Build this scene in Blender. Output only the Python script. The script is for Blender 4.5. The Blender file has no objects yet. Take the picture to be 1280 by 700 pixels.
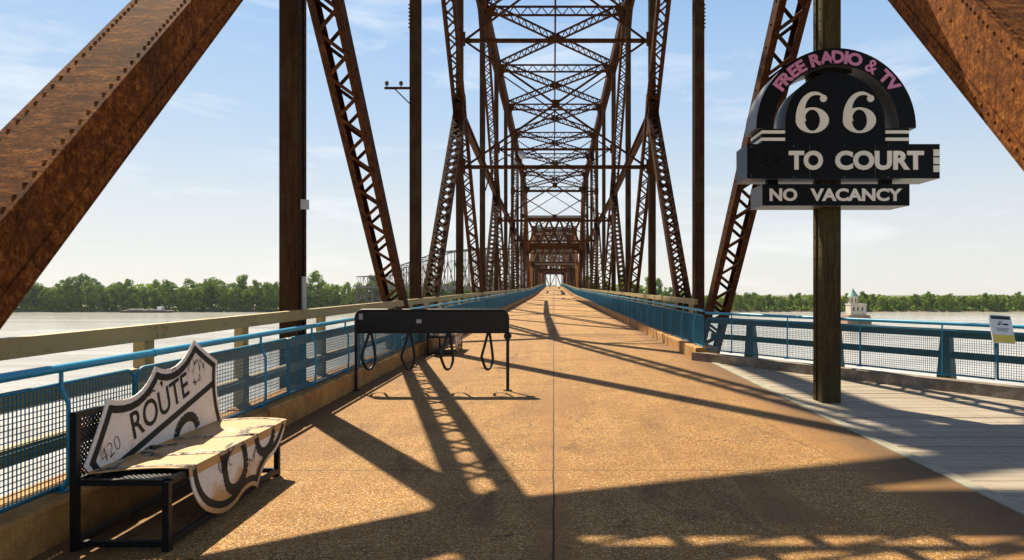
import bpy, bmesh, math, random
from mathutils import Vector, Matrix, geometry
R = math.radians
random.seed(7)
sc = bpy.context.scene
C = sc.collection

# ------------------------------------------------------------------ camera
cam = bpy.data.cameras.new('camera'); camo = bpy.data.objects.new('camera', cam); C.objects.link(camo)
camo.location = (0, 0, 1.65); camo.rotation_euler = (R(90), 0, 0)
cam.sensor_fit = 'HORIZONTAL'; cam.sensor_width = 36; cam.lens = 900 / 1280 * 36
cam.shift_x = -52 / 1280; cam.shift_y = 7 / 1280
cam.clip_start = 0.05; cam.clip_end = 20000
sc.camera = camo

# ------------------------------------------------------------------ sky and sun
SUN = Vector((-0.44, 0.70, 1.0)).normalized()
SUN_EL = math.asin(SUN.z); SUN_ROT = math.atan2(SUN.x, SUN.y)
w = bpy.data.worlds.new('World'); sc.world = w; w.use_nodes = True
nt = w.node_tree; bg = nt.nodes['Background']
sky = nt.nodes.new('ShaderNodeTexSky'); sky.sky_type = 'NISHITA'; sky.sun_disc = False
sky.sun_elevation = SUN_EL; sky.sun_rotation = SUN_ROT
sky.altitude = 100; sky.air_density = 1.0; sky.dust_density = 0.8; sky.ozone_density = 2.0
tc = nt.nodes.new('ShaderNodeTexCoord')
mp = nt.nodes.new('ShaderNodeMapping'); mp.inputs['Scale'].default_value = (1.6, 1.6, 8.0)
mp.inputs['Rotation'].default_value = (0.12, 0.16, 0.4)
nz = nt.nodes.new('ShaderNodeTexNoise'); nz.inputs['Scale'].default_value = 2.3; nz.inputs['Detail'].default_value = 9
nz.inputs['Roughness'].default_value = 0.62; nz.inputs['Distortion'].default_value = 0.5
rp = nt.nodes.new('ShaderNodeValToRGB')
rp.color_ramp.elements[0].position = 0.52; rp.color_ramp.elements[0].color = (0, 0, 0, 1)
rp.color_ramp.elements[1].position = 0.80; rp.color_ramp.elements[1].color = (0.55, 0.55, 0.55, 1)
mx = nt.nodes.new('ShaderNodeMix'); mx.data_type = 'RGBA'
mx.inputs[7].default_value = (10.5, 10.4, 10.2, 1)
GRADE = 0.0122                                  # the bridge climbs this much against the level river
lv = nt.nodes.new('ShaderNodeMapping'); lv.inputs['Rotation'].default_value = (math.atan(GRADE), 0, 0)
sv = nt.nodes.new('ShaderNodeSeparateXYZ'); cv = nt.nodes.new('ShaderNodeCombineXYZ')
mz = nt.nodes.new('ShaderNodeMath'); mz.operation = 'MAXIMUM'; mz.inputs[1].default_value = 0.004
nt.links.new(tc.outputs['Generated'], lv.inputs['Vector']); nt.links.new(lv.outputs['Vector'], sv.inputs[0])
nt.links.new(sv.outputs[2], mz.inputs[0])
nt.links.new(sv.outputs[0], cv.inputs[0]); nt.links.new(sv.outputs[1], cv.inputs[1]); nt.links.new(mz.outputs[0], cv.inputs[2])
nt.links.new(cv.outputs[0], sky.inputs['Vector'])
hz = nt.nodes.new('ShaderNodeMapRange'); hz.interpolation_type = 'SMOOTHERSTEP'
hz.inputs['From Min'].default_value = 0.25; hz.inputs['From Max'].default_value = 0.70; hz.inputs['To Min'].default_value = 0.85; hz.inputs['To Max'].default_value = 0.0
nt.links.new(sv.outputs[2], hz.inputs['Value'])
hr = nt.nodes.new('ShaderNodeValToRGB')           # summer haze whitening the lower sky
while len(hr.color_ramp.elements) < 4: hr.color_ramp.elements.new(0.5)
for e, (p_, c_) in zip(hr.color_ramp.elements, ((0.0, (.93, .905, .84)), (0.10, (.80, .84, .86)), (0.22, (.56, .72, .90)), (0.40, (.34, .58, .92)))): e.position = p_; e.color = (*c_, 1)
nt.links.new(sv.outputs[2], hr.inputs['Fac'])
hs = nt.nodes.new('ShaderNodeVectorMath'); hs.operation = 'SCALE'; hs.inputs['Scale'].default_value = 8.9
nt.links.new(hr.outputs['Color'], hs.inputs[0])
hm = nt.nodes.new('ShaderNodeMix'); hm.data_type = 'RGBA'
nt.links.new(hs.outputs[0], hm.inputs[7]); nt.links.new(hz.outputs[0], hm.inputs[0]); nt.links.new(sky.outputs['Color'], hm.inputs[6])
nt.links.new(tc.outputs['Generated'], mp.inputs['Vector']); nt.links.new(mp.outputs['Vector'], nz.inputs['Vector'])
nt.links.new(nz.outputs['Fac'], rp.inputs['Fac']); nt.links.new(rp.outputs['Color'], mx.inputs[0])
nt.links.new(hm.outputs[2], mx.inputs[6]); nt.links.new(mx.outputs[2], bg.inputs['Color'])
bg.inputs['Strength'].default_value = 0.057
sl = bpy.data.lights.new('sun', 'SUN'); sl.energy = 5.0; sl.angle = R(0.53); sl.color = (1.0, 0.88, 0.67)
so = bpy.data.objects.new('sun', sl); C.objects.link(so)
so.rotation_euler = SUN.to_track_quat('Z', 'Y').to_euler(); so.location = SUN * 300
sc.view_settings.view_transform = 'Standard'; sc.view_settings.look = 'None'
sc.view_settings.exposure = 0.98; sc.view_settings.gamma = 1.0
sc.cycles.max_bounces = 6; sc.cycles.use_denoising = True
sc.cycles.transparent_max_bounces = 16

# ------------------------------------------------------------------ materials
def nodes(name):
    m = bpy.data.materials.new(name); m.use_nodes = True
    return m, m.node_tree, m.node_tree.nodes['Principled BSDF']
def pos(nt, scale=(1, 1, 1), rot=(0, 0, 0), kind='world'):
    if kind == 'world':
        g = nt.nodes.new('ShaderNodeNewGeometry'); o = g.outputs['Position']
    else:
        g = nt.nodes.new('ShaderNodeTexCoord'); o = g.outputs['Object']
    m = nt.nodes.new('ShaderNodeMapping'); m.inputs['Scale'].default_value = scale; m.inputs['Rotation'].default_value = rot
    nt.links.new(o, m.inputs['Vector']); return m.outputs['Vector']
def noise(nt, vec, s, det=6, rough=0.6, dist=0.0):
    n = nt.nodes.new('ShaderNodeTexNoise'); n.inputs['Scale'].default_value = s; n.inputs['Detail'].default_value = det
    n.inputs['Roughness'].default_value = rough; n.inputs['Distortion'].default_value = dist
    nt.links.new(vec, n.inputs['Vector']); return n.outputs['Fac']
def ramp(nt, fac, stops, interp='LINEAR'):
    r = nt.nodes.new('ShaderNodeValToRGB'); cr = r.color_ramp; cr.interpolation = interp
    while len(cr.elements) < len(stops): cr.elements.new(0.5)
    for e, (p, c) in zip(cr.elements, stops):
        e.position = p; e.color = (c, c, c, 1) if isinstance(c, (int, float)) else (*c, 1)
    nt.links.new(fac, r.inputs['Fac']); return r.outputs['Color']
def mix(nt, fac, a, b, mode='MIX'):
    m = nt.nodes.new('ShaderNodeMix'); m.data_type = 'RGBA'; m.blend_type = mode
    for i, v in ((0, fac), (6, a), (7, b)):
        if hasattr(v, 'is_linked'): nt.links.new(v, m.inputs[i])
        elif i == 0: m.inputs[0].default_value = v
        else: m.inputs[i].default_value = (*v, 1)
    return m.outputs[2]
def mth(nt, op, a, b=None, c=None):
    m = nt.nodes.new('ShaderNodeMath'); m.operation = op
    for i, v in enumerate((a, b, c)):
        if v is None: continue
        if hasattr(v, 'is_linked'): nt.links.new(v, m.inputs[i])
        else: m.inputs[i].default_value = v
    return m.outputs[0]
def bump(nt, p, h, strength, dist=0.02):
    b = nt.nodes.new('ShaderNodeBump'); b.inputs['Strength'].default_value = strength; b.inputs['Distance'].default_value = dist
    nt.links.new(h, b.inputs['Height']); nt.links.new(b.outputs['Normal'], p.inputs['Normal'])
def sepxyz(nt):
    g = nt.nodes.new('ShaderNodeNewGeometry'); s = nt.nodes.new('ShaderNodeSeparateXYZ')
    nt.links.new(g.outputs['Position'], s.inputs[0]); return s.outputs

def rust(name, dark, mid, lite, patch, streak=(3, 3, 0.5), k=0.5, rough=0.72):
    m, nt, p = nodes(name)
    v = pos(nt, (1, 1, 1)); vs = pos(nt, streak)
    a = noise(nt, v, 1.3, 8, 0.65, 0.4); b = noise(nt, vs, 4.5, 7, 0.7, 0.6); f = noise(nt, v, 38, 4, 0.6)
    col = ramp(nt, b, [(0.30, dark), (0.50, mid), (0.70, lite)])
    col = mix(nt, ramp(nt, a, [(k, 0.0), (k + 0.16, 0.75)]), col, patch)
    col = mix(nt, ramp(nt, f, [(0.35, 0.55), (0.6, 0.0)]), col, dark)
    runs = noise(nt, pos(nt, (9, 9, 0.55)), 2.6, 5, 0.7, 0.3)      # rust and dirt running straight down
    col = mix(nt, ramp(nt, runs, [(0.54, 0.0), (0.66, 0.75)]), col, dark)
    col = mix(nt, ramp(nt, runs, [(0.30, 0.35), (0.38, 0.0)]), col, mid)
    nt.links.new(col, p.inputs['Base Color']); p.inputs['Roughness'].default_value = rough
    p.inputs['Specular IOR Level'].default_value = 0.06
    bump(nt, p, mix(nt, 0.5, f, b), 0.5, 0.012)
    return m
def paint(name, col, worn, amount=0.62, rough=0.45, metal=0.0, sc_=6.0, spec=0.4):
    m, nt, p = nodes(name)
    v = pos(nt); a = noise(nt, v, sc_, 8, 0.7, 0.3); b = noise(nt, v, 1.1, 4)
    c = mix(nt, ramp(nt, a, [(amount, 0.0), (amount + 0.08, 0.9)]), col, worn)
    c = mix(nt, ramp(nt, b, [(0.35, 0.35), (0.65, 0.0)]), c, [x * 0.55 for x in col])
    nt.links.new(c, p.inputs['Base Color']); p.inputs['Roughness'].default_value = rough; p.inputs['Metallic'].default_value = metal
    p.inputs['Specular IOR Level'].default_value = spec; bump(nt, p, a, 0.12, 0.005)
    return m
M = {}
M['rust'] = rust('rusted steel', (0.016, 0.006, 0.003), (0.058, 0.020, 0.006), (0.14, 0.050, 0.011), (0.026, 0.013, 0.007))
M['rust_orange'] = rust('orange rusted steel', (0.042, 0.014, 0.005), (0.17, 0.054, 0.012), (0.40, 0.15, 0.032), (0.062, 0.028, 0.012), (1.2, 3, 3), 0.50, 0.85)
M['rust_post'] = rust('dark rusted post steel', (0.017, 0.008, 0.005), (0.042, 0.018, 0.008), (0.072, 0.030, 0.012), (0.062, 0.048, 0.018), (5, 5, 0.4), 0.47)
M['olive_post'] = rust('olive brown weathered post steel', (0.028, 0.022, 0.012), (0.070, 0.056, 0.024), (0.11, 0.085, 0.032), (0.060, 0.036, 0.016), (5, 5, 0.4), 0.55)
M['far_steel'] = rust('haze grey steel', (0.07, 0.065, 0.065), (0.11, 0.10, 0.10), (0.15, 0.13, 0.12), (0.08, 0.06, 0.05))  # brown rusted steel coloured grey, distance haze put into the colour
M['blue'] = paint('blue rail paint', (0.010, 0.27, 0.46), (0.20, 0.12, 0.07), 0.655, 0.38, sc_=11.0)
M['bluemesh'] = paint('blue wire paint', (0.008, 0.15, 0.25), (0.12, 0.10, 0.08), 0.68, 0.5)
M['tan'] = paint('weathered tan rail paint', (0.34, 0.25, 0.095), (0.22, 0.11, 0.04), 0.58, 0.6)
M['olive'] = paint('dark green timber', (0.055, 0.075, 0.045), (0.11, 0.08, 0.04), 0.60, 0.65)
M['black'] = paint('black steel paint', (0.008, 0.008, 0.009), (0.07, 0.04, 0.025), 0.70, 0.45, spec=0.3)
M['rackpaint'] = paint('scuffed black rack panel', (0.007, 0.007, 0.008), (0.03, 0.024, 0.02), 0.60, 0.38, spec=0.3, sc_=9.0)
M['signblack'] = paint('black sign face', (0.004, 0.0045, 0.006), (0.03, 0.03, 0.03), 0.72, 0.5, spec=0.12)
M['signside'] = paint('grey sheet metal', (0.12, 0.123, 0.13), (0.10, 0.07, 0.05), 0.66, 0.45, 0.3)
M['signnavy'] = paint('dark blue gloss sheet', (0.012, 0.02, 0.032), (0.06, 0.06, 0.06), 0.72, 0.4, spec=0.25)
M['cream'] = paint('cream letter paint', (0.86, 0.80, 0.68), (0.6, 0.54, 0.44), 0.68, 0.5)
M['pink'] = paint('faded pink letter paint', (0.66, 0.24, 0.44), (0.5, 0.25, 0.4), 0.66, 0.5)
M['ghost'] = paint('ghost lettering', (0.010, 0.0095, 0.010), (0.022, 0.02, 0.02), 0.6, 0.7, spec=0.1)
M['white'] = paint('white board', (0.78, 0.78, 0.76), (0.5, 0.48, 0.45), 0.70, 0.4)
M['yellow'] = paint('yellow board band', (0.80, 0.60, 0.08), (0.6, 0.4, 0.1), 0.72, 0.4)
M['grey'] = paint('grey plate', (0.38, 0.40, 0.42), (0.25, 0.2, 0.17), 0.66, 0.45, 0.4)
M['glassy'] = paint('dark porcelain', (0.02, 0.02, 0.024), (0.05, 0.04, 0.04), 0.7, 0.2)
M['green_roof'] = paint('green copper roof', (0.20, 0.36, 0.29), (0.13, 0.25, 0.2), 0.6, 0.6)
M['stone'] = paint('pale limestone', (0.52, 0.47, 0.40), (0.34, 0.27, 0.2), 0.55, 0.85, 0, 1.2)
M['pier'] = paint('brown pier stone', (0.34, 0.22, 0.14), (0.24, 0.15, 0.1), 0.55, 0.85, 0, 1.2)
M['hull'] = paint('dark barge hull', (0.05, 0.03, 0.025), (0.12, 0.06, 0.04), 0.55, 0.7, 0, 0.4)
M['cargo'] = paint('pale deck load', (0.5, 0.46, 0.4), (0.3, 0.2, 0.15), 0.5, 0.8, 0, 0.6)

# road: exposed aggregate concrete, stained rusty brown
def road_mat():
    m, nt, p = nodes('aggregate concrete')
    v = pos(nt); X, Y, Z = sepxyz(nt)[0:3]
    big = noise(nt, v, 0.55, 6, 0.62, 0.6); med = noise(nt, v, 3.2, 6, 0.65, 0.3); fin = noise(nt, v, 26, 5, 0.7)
    trk = noise(nt, pos(nt, (2.2, 0.10, 1)), 1.6, 4, 0.6)
    col = ramp(nt, med, [(0.30, (0.22, 0.095, 0.016)), (0.50, (0.40, 0.178, 0.032)), (0.72, (0.56, 0.285, 0.060))])
    col = mix(nt, ramp(nt, big, [(0.40, 0.85), (0.60, 0.0)]), col, (0.20, 0.085, 0.018))
    col = mix(nt, ramp(nt, trk, [(0.5, 0.0), (0.68, 0.45)]), col, (0.52, 0.27, 0.055))
    # stones
    vo = nt.nodes.new('ShaderNodeTexVoronoi'); vo.inputs['Scale'].default_value = 115; nt.links.new(v, vo.inputs['Vector'])
    vd = nt.nodes.new('ShaderNodeTexVoronoi'); vd.inputs['Scale'].default_value = 115; vd.feature = 'DISTANCE_TO_EDGE'; nt.links.new(v, vd.inputs['Vector'])
    sp = nt.nodes.new('ShaderNodeSeparateColor'); nt.links.new(vo.outputs['Color'], sp.inputs[0])
    stone = ramp(nt, sp.outputs[0], [(0.0, (0.09, 0.045, 0.015)), (0.42, (0.28, 0.13, 0.026)), (0.70, (0.50, 0.26, 0.06)), (0.84, (0.68, 0.47, 0.21)), (1.0, (0.80, 0.70, 0.50))])
    inner = ramp(nt, vd.outputs['Distance'], [(0.02, 0.0), (0.09, 1.0)])
    # where the aggregate is exposed: worn out of strips beside the joint and kerbs
    xa = mth(nt, 'ABSOLUTE', mth(nt, 'SUBTRACT', X, 0.0))
    xw = mth(nt, 'ADD', xa, mth(nt, 'MULTIPLY', mth(nt, 'SUBTRACT', med, 0.5), 0.25))
    smooth1 = ramp(nt, xw, [(0.08, 0.8), (0.20, 0.0)])
    smooth2 = ramp(nt, mth(nt, 'MULTIPLY', xw, 0.25), [(0.655, 0.0), (0.70, 1.0)])
    # one square repair patch
    px = mth(nt, 'MULTIPLY', mth(nt, 'GREATER_THAN', mth(nt, 'ADD', X, mth(nt, 'MULTIPLY', Y, -0.05)), 1.22), mth(nt, 'LESS_THAN', mth(nt, 'ADD', X, mth(nt, 'MULTIPLY', Y, 0.10)), 2.45))
    py = mth(nt, 'MULTIPLY', mth(nt, 'GREATER_THAN', Y, 5.0), mth(nt, 'LESS_THAN', Y, 6.25))
    patch = mth(nt, 'MULTIPLY', px, py)
    sm = mth(nt, 'MAXIMUM', mth(nt, 'MAXIMUM', smooth1, smooth2), patch)
    expo = mth(nt, 'MULTIPLY', mth(nt, 'SUBTRACT', 1.0, mth(nt, 'MULTIPLY', sm, 0.88)), ramp(nt, big, [(0.3, 0.35), (0.6, 0.85)]))
    col = mix(nt, mth(nt, 'MULTIPLY', sm, 0.72), col, (0.205, 0.10, 0.033))
    col = mix(nt, mth(nt, 'MULTIPLY', expo, inner), col, stone)
    col = mix(nt, ramp(nt, fin, [(0.34, 0.75), (0.48, 0.0)]), col, (0.09, 0.045, 0.02))
    # grit along the kerbs, tyre-dark streaks, stains and fine cracks
    ed = ramp(nt, mth(nt, 'MULTIPLY', xw, 0.25), [(0.70, 0.0), (0.80, 0.7)]); col = mix(nt, ed, col, (0.10, 0.055, 0.02))
    stn = noise(nt, pos(nt, (1.2, 0.5, 1)), 1.15, 5, 0.7, 1.2); col = mix(nt, ramp(nt, stn, [(0.56, 0.0), (0.68, 0.6)]), col, (0.12, 0.055, 0.018))
    ck = nt.nodes.new('ShaderNodeTexVoronoi'); ck.feature = 'DISTANCE_TO_EDGE'; ck.inputs['Scale'].default_value = 0.33
    wv = nt.nodes.new('ShaderNodeMix'); wv.data_type = 'VECTOR'; wv.inputs[0].default_value = 0.10
    nn2 = nt.nodes.new('ShaderNodeTexNoise'); nn2.inputs['Scale'].default_value = 1.8; nn2.inputs['Detail'].default_value = 6; nt.links.new(v, nn2.inputs['Vector'])
    va = nt.nodes.new('ShaderNodeVectorMath'); va.operation = 'ADD'; sc2 = nt.nodes.new('ShaderNodeVectorMath'); sc2.operation = 'SCALE'; sc2.inputs['Scale'].default_value = 1.3
    nt.links.new(nn2.outputs['Color'], sc2.inputs[0]); nt.links.new(v, va.inputs[0]); nt.links.new(sc2.outputs[0], va.inputs[1]); nt.links.new(va.outputs[0], ck.inputs['Vector'])
    crk = mth(nt, 'MULTIPLY', ramp(nt, ck.outputs['Distance'], [(0.0, 1.0), (0.004, 0.0)]), ramp(nt, big, [(0.44, 0.0), (0.52, 0.8)]))
    col = mix(nt, crk, col, (0.05, 0.026, 0.01))
    # the longitudinal joint and transverse joints
    wob = mth(nt, 'MULTIPLY', mth(nt, 'SUBTRACT', noise(nt, v, 1.5, 3), 0.5), 0.03)
    j = mth(nt, 'LESS_THAN', mth(nt, 'ABSOLUTE', mth(nt, 'ADD', X, wob)), 0.007)
    yt = mth(nt, 'ABSOLUTE', mth(nt, 'SUBTRACT', mth(nt, 'FRACT', mth(nt, 'MULTIPLY', mth(nt, 'ADD', Y, 2.7), 1 / 18.26)), 0.5))
    j2 = mth(nt, 'MULTIPLY', mth(nt, 'LESS_THAN', yt, 0.0005), 0.6)
    col = mix(nt, mth(nt, 'MAXIMUM', j, j2), col, (0.025, 0.014, 0.008))
    nt.links.new(col, p.inputs['Base Color']); p.inputs['Roughness'].default_value = 0.78
    p.inputs['Specular IOR Level'].default_value = 0.3
    h = mth(nt, 'ADD', mth(nt, 'MULTIPLY', mth(nt, 'MULTIPLY', inner, expo), 0.7), mth(nt, 'MULTIPLY', fin, 0.4))
    bump(nt, p, h, 0.75, 0.010)
    return m
M['road'] = road_mat()
def concrete_mat(name, a, b, c, s=3):
    m, nt, p = nodes(name); v = pos(nt)
    n1 = noise(nt, v, s, 8, 0.7, 0.4); n2 = noise(nt, v, 45, 3)
    col = ramp(nt, n1, [(0.3, a), (0.5, b), (0.7, c)])
    col = mix(nt, ramp(nt, n2, [(0.4, 0.35), (0.55, 0.0)]), col, a)
    nt.links.new(col, p.inputs['Base Color']); p.inputs['Roughness'].default_value = 0.85
    bump(nt, p, mix(nt, 0.5, n1, n2), 0.5, 0.015); return m
M['kerb'] = concrete_mat('stained kerb concrete', (0.18, 0.085, 0.022), (0.40, 0.20, 0.048), (0.56, 0.32, 0.085))
M['strip'] = concrete_mat('pale edging', (0.20, 0.18, 0.13), (0.30, 0.27, 0.20), (0.38, 0.34, 0.25))
M['timber'] = concrete_mat('weathered timber kerb', (0.10, 0.075, 0.055), (0.20, 0.16, 0.12), (0.36, 0.32, 0.27))
def wood_mat():
    m, nt, p = nodes('weathered deck boards'); X, Y, Z = sepxyz(nt)[0:3]
    cell = mth(nt, 'FLOOR', mth(nt, 'MULTIPLY', Y, 1 / 0.145))
    wn = nt.nodes.new('ShaderNodeTexWhiteNoise'); wn.noise_dimensions = '1D'; nt.links.new(cell, wn.inputs['W'])
    g = noise(nt, pos(nt, (0.8, 14, 14)), 3.2, 8, 0.7, 0.3); b = noise(nt, pos(nt), 0.9, 4)
    col = ramp(nt, g, [(0.3, (0.20, 0.165, 0.125)), (0.55, (0.36, 0.31, 0.24)), (0.75, (0.47, 0.42, 0.34))])
    col = mix(nt, mth(nt, 'MULTIPLY', wn.outputs['Value'], 0.5), col, (0.20, 0.155, 0.11))
    col = mix(nt, ramp(nt, b, [(0.4, 0.3), (0.6, 0.0)]), col, (0.25, 0.17, 0.10))
    fy = mth(nt, 'FRACT', mth(nt, 'MULTIPLY', Y, 1 / 0.145))
    dots = None
    for xc in (4.25, 5.4, 6.55, 7.7):
        for yc in (0.27, 0.73):
            dx = mth(nt, 'MULTIPLY', mth(nt, 'SUBTRACT', X, xc), 1.0); dy = mth(nt, 'MULTIPLY', mth(nt, 'SUBTRACT', fy, yc), 0.145)
            d = mth(nt, 'LESS_THAN', mth(nt, 'ADD', mth(nt, 'MULTIPLY', dx, dx), mth(nt, 'MULTIPLY', dy, dy)), 0.00014)
            dots = d if dots is None else mth(nt, 'MAXIMUM', dots, d)
    col = mix(nt, dots, col, (0.035, 0.025, 0.02))
    nt.links.new(col, p.inputs['Base Color']); p.inputs['Roughness'].default_value = 0.8
    bump(nt, p, g, 0.4, 0.006); return m
M['wood'] = wood_mat()
def water_mat():
    m, nt, p = nodes('muddy river water')
    v = pos(nt, (1, 1, 1)); n1 = noise(nt, pos(nt, (0.35, 1, 1)), 0.55, 7, 0.65, 0.6); n2 = noise(nt, pos(nt, (0.16, 1, 1)), 0.05, 5, 0.6, 0.8)
    col = ramp(nt, n2, [(0.38, (0.42, 0.39, 0.34)), (0.62, (0.64, 0.61, 0.56))])
    nt.links.new(col, p.inputs['Base Color']); p.inputs['Roughness'].default_value = 0.12; p.inputs['IOR'].default_value = 1.33
    bump(nt, p, mix(nt, 0.4, n1, n2), 0.4, 0.7); return m
M['water'] = water_mat()
def leaf_mat(name, a, b):
    m, nt, p = nodes(name); v = pos(nt); n1 = noise(nt, v, 0.22, 5, 0.65); n2 = noise(nt, v, 0.9, 3)
    oi = nt.nodes.new('ShaderNodeObjectInfo')
    col = ramp(nt, n1, [(0.32, a), (0.68, b)])
    col = mix(nt, mth(nt, 'MULTIPLY', oi.outputs['Random'], 0.6), col, tuple(x * y for x, y in zip(b, (1.35, 1.15, 0.8))))
    nt.links.new(col, p.inputs['Base Color']); p.inputs['Roughness'].default_value = 0.7
    p.inputs['Specular IOR Level'].default_value = 0.2
    tr = nt.nodes.new('ShaderNodeBsdfTranslucent'); nt.links.new(col, tr.inputs['Color'])
    ms = nt.nodes.new('ShaderNodeMixShader'); ms.inputs[0].default_value = 0.42
    nt.links.new(p.outputs[0], ms.inputs[1]); nt.links.new(tr.outputs[0], ms.inputs[2])
    nt.links.new(ms.outputs[0], nt.nodes['Material Output'].inputs['Surface']); return m
M['leaf'] = leaf_mat('broadleaf foliage', (0.050, 0.105, 0.012), (0.16, 0.25, 0.030))
M['bark'] = paint('bark', (0.09, 0.07, 0.05), (0.05, 0.04, 0.03), 0.5, 0.9)
M['bank'] = concrete_mat('river bank earth', (0.07, 0.075, 0.03), (0.12, 0.10, 0.05), (0.22, 0.17, 0.11), 0.06)
def shield_mat():
    m, nt, p = nodes('worn white enamel'); v = pos(nt); X, Y, Z = sepxyz(nt)[0:3]
    a = noise(nt, v, 5, 8, 0.7, 0.5); b = noise(nt, pos(nt, (1, 1, 0.3)), 9, 8, 0.75, 0.6); f = noise(nt, v, 60, 3)
    flat = mth(nt, 'MULTIPLY', mth(nt, 'GREATER_THAN', Z, 0.40), mth(nt, 'LESS_THAN', Z, 0.478))
    low = ramp(nt, Z, [(0.02, 0.48), (0.30, 0.06), (0.44, 0.02)])
    thr = mth(nt, 'ADD', mth(nt, 'ADD', mth(nt, 'MULTIPLY', flat, 0.34), low), a)
    col = ramp(nt, f, [(0.3, (0.60, 0.57, 0.52)), (0.6, (0.76, 0.73, 0.67))])
    col = mix(nt, ramp(nt, thr, [(0.56, 0.0), (0.80, 0.9)]), col, (0.46, 0.22, 0.038))
    col = mix(nt, ramp(nt, b, [(0.62, 0.0), (0.72, 0.7)]), col, (0.16, 0.10, 0.06))
    nt.links.new(col, p.inputs['Base Color']); p.inputs['Roughness'].default_value = 0.42; bump(nt, p, a, 0.1, 0.004); return m
M['shield'] = shield_mat()
def worn_black():
    m, nt, p = nodes('worn black enamel'); v = pos(nt); X, Y, Z = sepxyz(nt)[0:3]
    a = noise(nt, v, 14, 8, 0.75, 0.5)
    flat = mth(nt, 'MULTIPLY', mth(nt, 'GREATER_THAN', Z, 0.44), mth(nt, 'LESS_THAN', Z, 0.475))
    t = mth(nt, 'ADD', a, mth(nt, 'MULTIPLY', flat, 0.20))
    col = mix(nt, ramp(nt, t, [(0.67, 0.0), (0.72, 1.0)]), (0.012, 0.016, 0.017), (0.46, 0.36, 0.24))
    nt.links.new(col, p.inputs['Base Color']); p.inputs['Roughness'].default_value = 0.5; p.inputs['Specular IOR Level'].default_value = 0.15; return m
M['wornblack'] = worn_black()

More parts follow.
